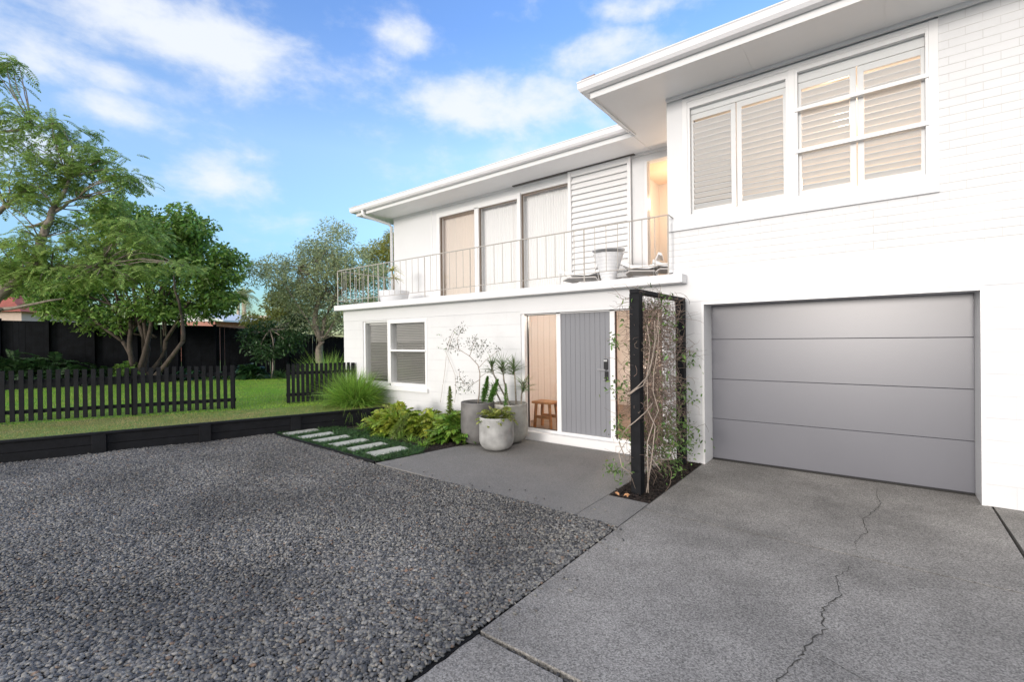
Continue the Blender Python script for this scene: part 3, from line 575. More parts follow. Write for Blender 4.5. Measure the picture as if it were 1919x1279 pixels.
MB().box(-3.81, -2.985, GY+.02, GY+.04, .15, 1.965).build('door_core', m_edoor, edoor)
MB().box(-3.085, -3.025, GY-.022, GY, 1.13, 1.28).box(-3.075, -3.02, GY-.018, GY, .96, 1.10).build('door_lock', m_plblk, edoor, bevel=.004)
MB().tube([(-3.05, GY-.02, 1.125), (-3.05, GY-.05, 1.125), (-3.17, GY-.05, 1.125)], .009, 8).box(-3.082, -3.028, GY-.026, GY-.021, 1.245, 1.27).build('door_handle', m_metal, edoor)
MB().tube([(-3.05, GY-.02, .985), (-3.05, GY-.04, .985), (-3.09, GY-.04, .985)], .005, 6).build('thumb_turn', m_metal, edoor)
# hall behind the glass
hb = MB(); k = 0
y = W+.22
while y < 9.7: hb.box(-5.0, -4.95+.002*(k % 2), y, y+.096, .10, 2.195); y += .10; k += 1
hb.build('hall_boarding', m_hall, hs)
MB().box(-5.0, -2.0, 9.7, 9.8, .1, 2.2).build('hall_end_wall', m_room, hs)
MB().box(-2.03, -2.0, W+.2, 9.7, .1, 2.2).build('timber_lining', m_copper, hs)
MB().box(-5.0, -2.0, W+.16, 9.7, .03, .10).build('hall_floor', m_floor, hs)
MB().box(-5.0, -2.03, W+.2, 9.7, 2.17, 2.20).build('hall_ceiling', m_room, hs)
MB().lathe([(.04, 0), (.045, .012), (.03, .014)], (-3.25, 7.6, 2.153), 16).build('downlight', m_lamp, hs)
# lower window with venetian blind
MB().box(-8.79, -8.73, W+.02, W+.16, .66, 2.0).box(-7.93, -7.83, W-.01, W+.16, .70, 2.0).box(-6.79, -6.73, W-.012, W+.16, .66, 2.0).box(-8.73, -7.93, W+.03, W+.16, 1.965, 2.0).box(-7.83, -6.79, W-.012, W+.16, 1.93, 2.0).box(-8.73, -7.93, W+.03, W+.16, .66, .72).box(-7.83, -6.79, W-.012, W+.16, .66, .73).box(-7.86, -6.76, W-.03, W+.14, 1.36, 1.40).box(-8.85, -6.70, W-.05, W, .58, .655).build('bedroom_window', m_trim, hs, bevel=.003)
bwin = [o for o in hs.children if o.name.startswith('bedroom_window')][0]
MB().box(-8.73, -7.93, W+.09, W+.096, .72, 1.965).box(-7.83, -6.79, W+.07, W+.076, .73, 1.36).box(-7.83, -6.79, W+.07, W+.076, 1.40, 1.93).build('pane', m_glass, bwin)
for x0, x1, z0 in ((-8.72, -7.94, .78), (-7.82, -6.80, .75)):
    v = MB(); z = z0
    while z < 1.94: v.obox(((x0+x1)/2, W+.145, z), (x1-x0)/2, .019, .0012, (1, 0, 0), (0, cos(.62), -sin(.62)), (0, sin(.62), cos(.62))); z += .0335
    for f in (.2, .8): v.box(x0+(x1-x0)*f, x0+(x1-x0)*f+.004, W+.12, W+.122, z0, 1.95)
    v.box(x0, x1, W+.12, W+.17, 1.925, 1.96); v.build('venetian_blind', m_blind, bwin)
MB().box(-9.3, -6.0, 8.5, 8.6, 0, 2.03).box(-6.0, -5.9, W+.2, 8.6, 0, 2.03).box(-9.3, -6.0, W+.2, 8.5, .05, .1).build('bedroom_wall', mat('bedroom_paint', (.36, .30, .27), .8), hs)
# upper window with timber shutters
uw = MB().box(-1.91, -1.85, W-.01, W+.12, 3.052, 4.60).box(-.745, -.68, W-.01, W+.12, 3.10, 4.55).box(.43, .50, W-.014, W+.12, 3.052, 4.60).box(-1.85, .43, W-.01, W+.12, 4.55, 4.60).box(-1.85, .43, W-.01, W+.12, 3.052, 3.10).build('shuttered_window', m_trim, hs, bevel=.003)
MB().box(-.68, .43, W-.025, W+.04, 4.06, 4.10).box(-.68, .43, W-.025, W+.04, 3.60, 3.64).box(-.68, -.655, W-.008, W+.04, 3.10, 4.55).box(.405, .43, W-.008, W+.04, 3.10, 4.55).box(-.655, .405, W-.008, W+.04, 4.50, 4.55).box(-1.85, -.745, W+.0, W+.05, 4.47, 4.55).box(-1.85, -1.82, W, W+.05, 3.10, 4.47).box(-.77, -.745, W, W+.05, 3.1, 4.47).box(-1.82, -.77, W, W+.05, 3.10, 3.13).box(-.655, .405, W-.008, W+.04, 3.10, 3.13).build('sash', m_trim, uw, bevel=.002)
MB().box(-1.82, -.77, W+.02, W+.026, 3.13, 4.47).box(-.655, .405, W+.012, W+.018, 3.13, 4.50).build('pane', m_glass, uw)
for x0, x1 in ((-1.85, -1.30), (-1.29, -.75), (-.68, -.135), (-.125, .43)):
    zt_ = 4.40; f = MB().box(x0, x0+.055, W+.062, W+.092, 3.10, zt_).box(x1-.055, x1, W+.062, W+.092, 3.10, zt_).box(x0+.055, x1-.055, W+.062, W+.092, 3.10, 3.20).box(x0+.055, x1-.055, W+.062, W+.092, 4.33, zt_).build('shutter', m_trim, uw, bevel=.002)
    l_ = MB(); z = 3.235
    while z < 4.31: l_.obox(((x0+x1)/2, W+.079, z), (x1-x0)/2-.057, .036, .0045, (1, 0, 0), (0, cos(.6), -sin(.6)), (0, sin(.6), cos(.6))); z += .069
    l_.build('louvre_blades', m_trim, f, bevel=.002)
MB().box(-1.85, .43, W+.06, W+.10, 4.405, 4.55).build('shutter_header', m_trim, uw)
# upstairs room right
MB().box(-1.95, 3.0, 9.5, 9.6, 2.4, 4.65).box(-1.95, 3.0, W+.2, 9.5, 4.58, 4.62).box(-1.97, -1.95, W+.2, 9.5, 2.4, 4.6).box(.9, 1.0, W+.2, 9.5, 2.4, 4.58).build('bedroom_lining', m_room, hs)
MB().lathe([(.02, .16), (.07, .13), (.10, .05), (.10, 0), (.07, -.05), (.02, -.06)], (-.29, 7.2, 4.28), 20).build('pendant_lamp', emit('pendant_glow', (1, .85, .65), 4), hs)
# wing sliding doors
sd = MB().box(-7.97, -7.88, Y2-.01, Y2+.12, 2.38, 4.50).box(-6.80, -6.68, Y2-.01, Y2+.12, 2.38, 4.42).box(-5.63, -5.55, Y2-.03, Y2+.12, 2.38, 4.50).box(-4.44, -4.36, Y2-.01, Y2+.12, 2.38, 4.50).box(-7.88, -5.63, Y2-.01, Y2+.12, 4.40, 4.50).box(-5.55, -4.44, Y2-.01, Y2+.12, 4.47, 4.50).box(-7.88, -4.44, Y2-.01, Y2+.12, 2.376, 2.44).box(-4.36, -3.36, Y2+.02, Y2+.14, 2.376, 4.5).build('sliding_door', m_trim, hs, bevel=.003)
MB().box(-7.88, -6.80, Y2+.04, Y2+.048, 2.44, 4.40).box(-6.68, -5.63, Y2+.05, Y2+.058, 2.44, 4.40).box(-5.55, -4.44, Y2+.04, Y2+.048, 2.44, 4.47).build('pane', m_glass2, sd)
MB().box(-7.88, -7.865, Y2+.02, Y2+.06, 2.44, 4.40).box(-6.68, -6.665, Y2+.02, Y2+.06, 2.44, 4.40).box(-5.55, -5.535, Y2+.02, Y2+.06, 2.44, 4.47).box(-7.865, -6.80, Y2+.02, Y2+.06, 4.385, 4.40).box(-6.665, -5.63, Y2+.02, Y2+.06, 4.385, 4.40).box(-5.535, -4.44, Y2+.02, Y2+.06, 4.455, 4.47).build('pane_seal', mat('bronze_seal', (.22, .17, .13), .5), sd)
# louvred sliding screen
sc_ = MB().box(-4.42, -4.36, Y2-.085, Y2-.03, 2.42, 4.63).box(-3.27, -3.21, Y2-.075, Y2-.04, 2.42, 4.63).box(-4.36, -3.27, Y2-.075, Y2-.04, 4.53, 4.63).box(-4.36, -3.27, Y2-.075, Y2-.04, 2.42, 2.52).build('louvre_screen', m_trim, hs, bevel=.003)
l_ = MB(); z = 2.58
while z < 4.5: l_.obox((-3.815, Y2-.030, z), .545, .070, .005, (1, 0, 0), (0, cos(1.18), sin(1.18)), (0, -sin(1.18), cos(1.18))); z += .105
l_.build('louvre_blades', m_trim, sc_, bevel=.002)
MB().box(-5.70, -3.14, Y2-.09, Y2-.03, 4.635, 4.65).build('screen_track', mat('dark_track', (.12, .11, .10), .5), hs)
# glazed opening beside the right block
MB().box(-2.99, -2.95, Y2-.01, Y2+.12, 2.38, 4.50).build('door_jamb', m_trim, hs)
MB().box(-2.95, -2.11, Y2+.05, Y2+.058, 2.4, 4.5).build('clear_pane', m_glass, hs)
MB().box(-9.39, -3.3, 9.6, 9.7, 2.4, 4.64).box(-3.3, -2.11, 9.0, 9.1, 2.4, 4.64).box(-3.35, -3.30, Y2+.15, 9.6, 2.4, 4.64).build('lounge_wall', m_room, hs)
MB().box(-9.39, -2.11, Y2+.15, 9.7, 4.56, 4.60).build('lounge_ceiling', mat('lounge_ceiling_paint', (.82, .62, .45), .7), hs)
# curtains (hang from tracks: their own things)
def curtain(x0, x1, z0, z1, y, m, label, pleat=.055, amp=.02):
    n = int((x1-x0)/.012); xs = np.linspace(x0, x1, n); ys = y+amp*np.sin(xs*2*pi/pleat)+amp*.4*np.sin(xs*9)
    V = np.concatenate([np.stack([xs, ys, np.full(n, z0)], 1), np.stack([xs, ys, np.full(n, z1)], 1)]); F = np.array([[i, i+1, n+i+1, n+i] for i in range(n-1)])
    tag(np_mesh('curtain', V, F, m, smooth=True), label, 'curtain', 'curtains behind the balcony doors')
curtain(-8.15, -6.985, 2.45, 4.47, Y2+.19, m_curtw, 'warm sheer pleated curtain behind the left balcony door pane')
curtain(-6.975, -5.865, 2.45, 4.47, Y2+.19, m_curt, 'white curtain behind the middle balcony door pane')
curtain(-5.855, -4.40, 2.45, 4.49, Y2+.19, m_curt, 'white curtain behind the right balcony door pane, next to the louvred screen')
# interior lamps
def lamp(name, loc, power, c, r=.08):
    L = bpy.data.lights.new(name, 'POINT'); L.energy = power; L.color = c; L.shadow_soft_size = r
    o = bpy.data.objects.new(name, L); COL.objects.link(o); o.location = loc
lamp('hall_light', (-3.25, 7.6, 2.0), 30, (1, .90, .78))
lamp('upstairs_light', (-.36, 7.9, 3.7), 34, (1, .74, .52))
lamp('lounge_light', (-2.75, 8.2, 4.0), 9, (1, .74, .52))
lamp('living_light', (-6.6, 8.9, 3.9), 7, (1, .72, .5))
# ================================================================== BALCONY THINGS
def ribbed_table(c):
    t = thing('side_table', 'white ribbed tapering pedestal table among the balcony chairs', 'table', c)
    prof = [(.10, 0), (.11, .02)]
    for k in range(9): z = .06+k*.05; r = .10+.12*((z-.06)/.4)**1.2; prof += [(r, z), (r+.012, z+.025)]
    MB().lathe(prof, c, 28).build('pedestal', m_white, t, smooth=False)
    MB().lathe([(.24, .53), (.25, .535), (.25, .55), (.24, .555)], c, 36).build('tabletop', m_white, t, smooth=False)
m_seatshade = mat('seat_shade_grey', (.52, .50, .48), .6)  # grey painted in for the shade beneath the white seats
def lounge_chair(c, w, rot, label):
    t = thing('lounge_chair', label, 'chair', c, 'white moulded lounge chairs on the balcony'); c = np.array(c); ax = np.array([cos(rot), sin(rot), 0]); ay = np.array([-sin(rot), cos(rot), 0])
    def P(u, v, z): return tuple(c+ax*u+ay*v+np.array([0, 0, z]))
    def slab(uz, v0, v1, th, nm, m):
        n = len(uz); V = [P(u, v, z+s) for v in (v0, v1) for s in (0, th) for (u, z) in uz]
        F = []
        for i in range(n-1):
            F += [(i, i+1, 2*n+i+1, 2*n+i), (n+i, 3*n+i, 3*n+i+1, n+i+1), (i, n+i, n+i+1, i+1), (2*n+i, 2*n+i+1, 3*n+i+1, 3*n+i)]
        F += [(0, 2*n, 3*n, n), (n-1, 2*n-1, 4*n-1, 3*n-1)]
        mb = MB(); mb.v = V; mb.f = F; mb.build(nm, m, t, bevel=.006)
    slab([(-w/2, .30), (-w/4, .24), (w*.2, .22), (w/2, .26)], -.28, .28, .05, 'seat', m_trim)
    slab([(w*.32, .26), (w*.45, .42), (w*.54, .40 if w > .52 else .52)], -.26, .26, .04, 'backrest', m_trim)
    for s in (-.27, .25): slab([(-w/2, 0), (-w*.46, .26)], s, s+.03, .03, 'leg', m_trim); slab([(w*.46, .0), (w*.40, .26)], s, s+.03, .03, 'leg', m_trim)
    slab([(-w*.42, .16), (-w*.3, .20), (w*.35, .18), (w*.42, .1)], -.25, .25, .02, 'underseat_shade', m_seatshade)  # grey slab stands in for the shadow gap under the seat
zz = 2.376
lounge_chair((-3.80, 6.95, zz), .75, .1, 'white lounge chair left of the balcony pedestal table')
ribbed_table((-3.20, 6.55, zz))
lounge_chair((-2.80, 6.90, zz), .55, .3, 'white lounge chair between the pedestal table and the railing corner')
lounge_chair((-2.42, 7.0, zz), .5, .4, 'white lounge chair nearest the balcony end by the brick wall')
pt = thing('balcony_planter', 'wide white round planter at the far corner of the balcony', 'planter', (-8.6, 6.75, zz))
MB().lathe([(.24, 0), (.30, .1), (.34, .30), (.34, .32), (.31, .32), (.29, .27)], (-8.6, 6.75, zz), 40).build('pot', m_white, pt, smooth=True)
MB().lathe([(.05, .26), (.3, .27)], (-8.6, 6.75, zz), 30).build('soil', m_soil, pt)
def rosette(c, n, L, w, m, up=.6, droop=.35, parent=None, name='leaves'):
    d = rdir(n, up); d[:, 2] = np.abs(d[:, 2])*.9+.02; d = unit(d)
    return np_mesh(name, *blades(np.repeat([c], n, 0), d, L*(.75+.4*rng.random(n)), w, droop, 3), m, parent)
sp_ = thing('spiky_palm', 'yellow-green spiky plant growing in the white balcony planter', 'plant', (-8.62, 6.75, zz+.27))
MB().tube([(-8.62, 6.75, zz+.26), (-8.60, 6.75, zz+.55), (-8.66, 6.75, zz+.80)], [.02, .016, .014], 7).build('stem', m_cane, sp_, smooth=True)
rosette((-8.66, 6.75, zz+.80), 46, .34, .022, m_strapy, .6, .5, sp_)
rosette((-8.62, 6.77, zz+.62), 24, .28, .020, m_strapy, .2, .6, sp_)
# ================================================================== POTS
def pot(c, r, h, m, label, flare=.0):
    t = thing('pot', label, 'plant pot', (*c, 0), 'concrete pots beside the entrance')
    prof = [(r*.42, 0), (r*.58, .012)]
    for k in range(1, 12):
        f = k/11; prof.append((r*(.58+.42*(1-max(0, 1-f/.48)**2.3))*(1-.045*max(0, f-.5)), .012+(f**1.35)*(h-.03)))
    prof += [(r*.985, h-.008), (r*.96, h), (r*.91, h), (r*.89, h-.012), (r*.88, h-.06)]
    MB().lathe(prof, (*c, 0.001), 64).build('body', m, t, smooth=True)
    MB().lathe([(.01, h-.05), (r*.87, h-.052)], (*c, 0.001), 40).build('soil', m_soil, t)
    return t
pA = (-4.32, 5.20); pB = (-4.62, 5.27); pC = (-4.42, 5.62)
pA = tuple(at(931, 800, 6.72)[:2]); pB = tuple(at(908, 800, 7.06)[:2]); pC = tuple(at(951, 800, 7.30)[:2])
# keep the three rims clear of one another
pA = (-4.30, 5.16); pB = (-4.80, 5.32); pC = (-4.44, 5.66)
pot(pA, .250, .475, m_pot, 'pale concrete pot standing in front of the other two by the entrance')
pot(pB, .262, .635, m_potd, 'dark grey concrete pot at the left of the trio by the entrance')
pot(pC, .272, .600, m_potm, 'mid-grey concrete pot holding tall canes behind the pale one')
# dracaenas and cacti-like foxtails
def cane_plant(name, base, pts, label, nl=55, L=.26, grp='spiky canes in the mid-grey pot'):
    t = thing(name, label, 'plant', base, grp); P = [base]+pts
    MB().tube(P, [.014, .012, .010][:len(P)] if len(P) <= 3 else .011, 7).build('stem', m_cane, t, smooth=True)
    top = np.array(P[-1]); f = rng.random((nl+25, 1)); Q = top-(top-np.array(P[-2]))*0-np.array([0, 0, .16])*f; dv = rdir(nl+25, 1.0); dv[:, 2] = np.abs(dv[:, 2])*(1-f[:, 0]*.75)+.08; dv = unit(dv)
    np_mesh('leaves', *blades(Q, dv, L*(.75+.35*rng.random(nl+25)), .014, .12, 3), m_strap, t)
    return t
def off(c, px, z): return (c[0]+px[0], c[1]+px[1], z)
c0 = pC; zb_ = .55
def cp(px, py): # a point of the cane cluster, roughly above the mid-grey pot
    p = at(px, py, 7.28); return tuple(p)
cane_plant('dracaena', off(c0, (-.02, .02), zb_), [cp(925, 702), cp(921, 680)], 'leaning cane dracaena at the left of the cluster', 40, .24)
cane_plant('dracaena', off(c0, (.03, -.06), zb_), [cp(944, 712), cp(942, 684)], 'tallest middle cane dracaena with a dense spiky head', 50, .27)
cane_plant('dracaena', off(c0, (.12, .0), zb_), [cp(965, 712), cp(963, 684)], 'straight cane dracaena with bright head against the entrance reveal', 52, .26)
cane_plant('dracaena', off(c0, (.17, .06), zb_), [cp(977, 745), cp(980, 716)], 'short cane dracaena at the right, in front of the hall glass', 44, .26)
cane_plant('dracaena', off(c0, (-.10, -.05), zb_), [cp(931, 738), cp(928, 722)], 'low cane dracaena with a sparse head behind the foxtails', 34, .20)
def foxtail(base, top, r, m, label, n=900, grp='foxtail plumes'):
    t = thing('foxtail_fern', label, 'plant', base, grp); a = np.array(base); b = np.array(top)
    MB().tube([a, (a+b)/2+np.array([.01, 0, 0]), b], [.008, .006, .003], 5).build('stem', m_cane, t)
    f = rng.random(n)**.8; P = a+(b-a)*(.12+.88*f)[:, None]; d = rdir(n, .6); rr = r*(.45+.75*np.sin(pi*np.clip(.15+f*.8, 0, 1)))*(1-.5*f)
    np_mesh('leaves', *leaf_quads(P, d, rdir(n), rr*(.7+.6*rng.random(n)), .010, .1), m, t)
foxtail(off(pB, (.06, .05), .58), tuple(at(914, 706, 7.15)), .075, m_foxt, 'green foxtail plume at the right rim of the dark pot')
foxtail(off(pB, (.17, .05), .58), tuple(at(933, 712, 7.15)), .075, m_foxt, 'green leaning foxtail plume between dark pot and mid-grey pot')
foxtail((-4.33, 5.42, .50), tuple(at(948, 720, 7.0)), .05, m_foxt, 'thin ragged plume rising behind the pale pot', 420)
foxtail((-5.55, 5.45, .05), tuple(at(843, 725, 7.45)), .085, m_foxy, 'yellow-green foxtail plume rising from the bed against the white wall', 1000)
foxtail((-6.02, 4.62, .02), tuple(at(765, 776, 7.1)), .10, m_foxy, 'small pale foxtail plume at the front of the garden bed', 900)
# olive sapling in the dark pot
ol = thing('olive_sapling', 'slender olive sapling with wide sparse branches in the dark pot', 'tree', (*pB, .58), None)
D_ = 7.05
def o_(px, py, dd=0): return at(px, py, D_+dd)
ob = MB(); base = np.array((pB[0], pB[1], .58))
brs = [[base, o_(899, 740), o_(899, 700), o_(896, 685), o_(880, 668), o_(860, 655), o_(838, 648)],
       [o_(897, 690), o_(910, 676), o_(925, 664), o_(934, 655)], [o_(880, 668), o_(886, 650), o_(893, 636)],
       [o_(899, 712), o_(885, 722), o_(870, 722)], [o_(899, 708), o_(912, 700), o_(922, 696)], [o_(860, 655), o_(858, 635), o_(865, 618)], [o_(838, 648), o_(845, 632), o_(850, 618), o_(862, 612)], [o_(870, 722), o_(862, 705), o_(858, 690, .1)]]
for i, b in enumerate(brs):
    n = len(b); b = [p+rng.normal(size=3)*.006*(k > 0) for k, p in enumerate(b)]; ob.tube(b, list(np.linspace(.011 if i == 0 else .005, .003 if i == 0 else .0018, n)), 6)
ob.build('trunk', m_twigl, ol, smooth=True)
lv = []
for (px, py, r, n) in ((858, 622, .07, 26), (866, 616, .06, 20), (842, 645, .08, 34), (856, 650, .09, 36), (885, 645, .11, 60), (897, 652, .10, 46), (892, 634, .05, 16), (913, 655, .06, 18), (931, 656, .06, 20), (876, 722, .12, 60), (866, 712, .07, 20), (898, 668, .06, 20), (918, 694, .08, 22), (862, 702, .05, 8), (906, 640, .05, 12), (858, 730, .06, 12)):
    c = o_(px, py); P = c+rng.normal(size=(n, 3))*r*.55; lv.append(leaf_quads(P, rdir(n, -.3), rdir(n), rng.uniform(.035, .055, n), rng.uniform(.010, .015, n)))
np_mesh('crown', *join(lv), mat('olive_leaf', (.10, .115, .075), .5, island=.5, trans=.2), ol)
# bare climber on the wall
cl = thing('bare_climber', 'thin bare climber stems trained up the white block wall', 'climber', (-5.9, 5.98, 0))
cb = MB()
for pts in ([(853, 755), (855, 735), (853, 705), (848, 690), (842, 672), (835, 660), (838, 645)], [(825, 755), (828, 735), (830, 722)], [(838, 660), (846, 640), (853, 622)], [(830, 720), (836, 690), (837, 670)]):
    P = []
    for px, py in pts:
        r = at(px, py, 1)-CP; P.append(CP+r*(5.99/r[1]))
    cb.tube([p+rng.normal(size=3)*.008 for p in P], .0035, 5)
cb.build('stem', m_twigl, cl)
P = []
for px, py in ((822, 652), (820, 628), (853, 622), (870, 730), (862, 728), (835, 655)):
    r = at(px, py, 1)-CP; P += [CP+r*(5.97/r[1])+rng.normal(size=3)*.015 for _ in range(5)]
P = np.array(P); np_mesh('leaves', *leaf_quads(P, rdir(len(P)), rdir(len(P)), .04, .016), m_vleaf, cl)
# low plant in pale pot
lp = thing('variegated_plant', 'low yellow-green leafy plant filling the pale front pot', 'plant', (*pA, .43))
n = 60; d = rdir(n, .45); d[:, 2] = np.abs(d[:, 2])*.8+.12; d = unit(d); P0 = np.repeat([[pA[0], pA[1], .43]], n, 0)+rng.normal(size=(n, 3))*np.array([.06, .06, .01])
np_mesh('leaves', *fronds(P0+d*.06, d, np.array([0, 0, 1.0])+rng.normal(size=(n, 3))*.2, .20*(.7+.5*rng.random(n)), 5, .34, .15, 60, .45), m_leaf_pot, lp)
# philodendron clumps
def philo(c, rad, h, n, m, label, L=.27):
    t = thing('philodendron', label, 'shrub', c, 'lobed philodendron clumps below the white wall'); c = np.array(c)
    az = rng.random(n)*2*pi; el = np.arccos(rng.random(n)**.8); R = np.array([rad, rad*.8, h]); dirn = np.stack([np.sin(el)*np.cos(az), np.sin(el)*np.sin(az), np.cos(el)], 1)
    q = .55+.45*rng.random((n, 1))**.6; P = c+dirn*R*q; d = unit(dirn*np.array([1, 1, .25])+rng.normal(size=(n, 3))*.3+np.array([0, 0, .18]))
    st = MB()
    for i in range(0, n, 2): st.tube([c+rng.normal(size=3)*np.array([.04, .04, 0])+np.array([0, 0, .02]), c+(P[i]-c)*.5+np.array([0, 0, h*.25]), P[i]], [.006, .005, .003], 4, False)
    st.build('stem', m_foxy, t)
    Nn = unit(dirn+np.array([0, 0, .9])+rng.normal(size=(n, 3))*.25)
    np_mesh('leaves', *fronds(P-d*L*.35, d, Nn, L*(.7+.5*rng.random(n)), 6, .42, .17, 62, .35), m, t)
philo((-6.52, 5.12, 0), .50, .44, 190, m_leaf_xan, 'large yellow-green lobed philodendron in the middle of the bed')
philo((-5.95, 5.35, 0), .42, .36, 130, m_leaf_xan, 'smaller yellow-green philodendron joining the large one on its right')
philo((-5.22, 5.30, 0), .44, .42, 190, m_leaf_xan2, 'deep green lobed philodendron beside the dark pot')
philo((-6.95, 5.45, 0), .36, .34, 90, m_leaf_xan2, 'deep green philodendron low beside the fountain grass')
# liriope tufts
def tuft(c, n, L, w, m, label, name='grass_tuft', cat='plant', grp=None, up=1.3, droop=.4):
    t = thing(name, label, cat, c, grp); c = np.array(c); d = rdir(n, up); d[:, 2] = np.abs(d[:, 2]); d = unit(d)
    np_mesh('blades', *blades(c+rng.normal(size=(n, 3))*np.array([.03, .03, 0]), d, L*(.6+.5*rng.random(n)), w, droop, 4), m, t); return t
tl = ['first strappy tuft, under the retaining wall end', 'second strappy tuft, in the mulch below the large philodendron', 'strappy tuft in the mulch in front of the middle philodendron', 'strappy tuft beside the small foxtail plume', 'strappy tuft nearest the patio corner', 'bright strappy tuft at the bed edge near the stones']
for k, (x, y, L) in enumerate(((-7.25, 4.95, .22), (-6.78, 4.72, .26), (-6.02, 4.80, .30), (-5.70, 4.78, .22), (-5.30, 4.66, .24), (-6.35, 4.72, .20))):
    tuft((x, y, 0), 110, L, .008, m_fount if k != 1 else m_mondo, tl[k], grp='strappy tufts along the bed edge')
def fountain(c, n, L, label):
    t = thing('fountain_grass', label, 'ornamental grass', c, 'mounded fountain grasses at the house corner'); c = np.array(c)
    d = rdir(n, .8); d[:, 2] = np.abs(d[:, 2])*.8+.36; d = unit(d); np_mesh('blades', *blades(c+rng.normal(size=(n, 3))*np.array([.10, .10, .0]), d, L*(.6+.5*rng.random(n)), .0105, .12+.75*rng.random(n)*(1.25-d[:, 2]), 6), m_fount, t)
fountain((-8.30, 5.50, LZ), 3600, .96, 'round bright green fountain grass in front of the window')
fountain((*at(617, 700, 11.2)[:2], LZ), 3000, 1.32, 'second fountain grass behind the short picket fence')
# ================================================================== TRELLIS
TX, TY0, TY1 = -1.92, 4.55, 5.93
tr = thing('trellis_frame', 'black timber post-and-beam trellis frame beside the entrance', 'trellis', (TX, TY0, 0))
MB().box(TX-.052, TX+.052, TY0-.052, TY0+.052, -.05, 2.03).build('post', m_black, tr, bevel=.004)
MB().box(TX-.05, TX+.05, TY1-.05, TY1+.05, .0, 2.03).build('post', m_black, tr, bevel=.004)
MB().box(TX-.045, TX+.045, TY0-.06, TY1+.06, 2.031, 2.075).build('beam', m_black, tr, bevel=.004)
wm = MB(); y = TY0+.1
while y < TY1-.06: wm.tube([(TX, y, .12), (TX, y, 2.03)], .0016, 4); y += .10
z = .15
while z < 2.0: wm.tube([(TX+.004, TY0+.05, z), (TX+.004, TY1-.05, z)], .0016, 4); z += .10
wm.build('wire_mesh', m_wire, tr)
vn = thing('climbing_vine', 'half-bare tangled vine climbing the black trellis wires', 'vine', (TX, 5.2, 0))
vm = MB()
def walk(p, d, n, step, wob, pull=None):
    pts = [p.copy()]
    for _ in range(n):
        d = unit(d+rng.normal(size=3)*wob + (unit(pull-p)*.25 if pull is not None else 0)); p = p+d*step; p[2] = max(p[2], .02); pts.append(p.copy())
    return pts
ENDS = []
for i in range(1900):
    y = (rng.uniform(TY0+.05, TY0+.80) if i < 1550 else rng.uniform(TY0+.1, TY1-.05)); z = rng.uniform(.22, 2.0); p = np.array([TX+rng.normal()*.085, y, z])
    d = rng.normal(size=3)*np.array([.8, 1, 1.1]); pts = walk(p, unit(d), 7, rng.uniform(.02, .055), .42)
    pts = [np.array([np.clip(q[0], TX-.30, TX+.30), np.clip(q[1], TY0-.12, 6.0), min(q[2], 2.13)]) for q in pts]
    vm.tube(pts, list(np.linspace(.0030, .0013, 8)), 3, False); ENDS.append(pts[-1])
for i in range(110):   # long arching whips at both sides
    s = 1 if i % 4 == 0 else -1; y = rng.uniform(TY0-.02, TY1); p = np.array([TX, y, rng.uniform(.3, 1.95)]); pts = walk(p, unit(np.array([s*.8, rng.normal()*.7, .35+rng.normal()*.3])), 9, .04, .22)
    pts = [np.array([np.clip(q[0], TX-.36, TX+.36), min(q[1], 6.0), min(q[2], 2.13)]) for q in pts]; vm.tube(pts, list(np.linspace(.0025, .001, 10)), 3, False); ENDS.append(pts[-1])
vm.build('twigs', m_twig, vn)
vs = MB()
for pts in ([(1212, 925), (1222, 860), (1228, 800), (1214, 770), (1212, 700), (1219, 650), (1211, 610)], [(1216, 925), (1213, 830), (1224, 790), (1235, 770), (1222, 735), (1225, 700), (1232, 655), (1236, 600)],
            [(1179, 738), (1192, 730), (1205, 722), (1216, 700), (1224, 665), (1230, 625), (1234, 585)], [(1176, 740), (1195, 726), (1211, 706), (1219, 680), (1228, 640), (1226, 600)],
            [(1178, 800), (1190, 790), (1208, 775), (1222, 755)], [(1240, 880), (1225, 860), (1240, 862), (1262, 860)], [(1170, 860), (1160, 830), (1168, 810), (1178, 800)], [(1182, 890), (1165, 875), (1160, 850), (1175, 825)]):
    dpt = 4.62; P = [at(px, py, dpt+.012*k)+rng.normal(size=3)*.006 for k, (px, py) in enumerate(pts)]; vs.tube(P, list(np.linspace(.0060, .0036, len(P))), 6)
vs.build('stem', m_twigl, vn, smooth=True)
ENDS = np.array(ENDS); sel = ENDS[rng.random(len(ENDS)) < .06]; 
cl_ = [(TX-.28, 4.6, 1.55, .05, 26), (TX-.22, 4.55, 1.05, .10, 60), (TX-.2, 4.6, .62, .11, 70), (TX+.0, 4.62, 1.95, .08, 30), (TX+.06, 5.5, 1.75, .10, 20), (TX+.1, 5.0, 1.95, .10, 40), (TX+.10, 5.5, .42, .22, 330), (TX+.06, 5.0, .42, .20, 300), (TX+.10, 5.2, .75, .14, 80), (TX-.2, 4.5, .2, .09, 50), (TX+.12, 5.85, 1.3, .10, 40), (TX+.15, 5.75, .9, .12, 50), (TX+.14, 5.2, .16, .12, 60), (TX-.3, 4.5, .22, .05, 16)]
PP = [np.repeat(sel, 3, 0)+rng.normal(size=(len(sel)*3, 3))*.02]
for x, y, z, r, n in cl_: PP.append(np.array([x, y, z])+rng.normal(size=(n, 3))*r*.6)
PP = np.concatenate(PP); PP[:, 2] = np.clip(PP[:, 2], .03, 2.2); PP[:, 1] = np.minimum(PP[:, 1], 6.02); n = len(PP)
np_mesh('leaves', *leaf_hex(PP, rdir(n, -.2), rdir(n, 1), rng.uniform(.03, .065, n), rng.uniform(.013, .026, n)), m_vleaf, vn)
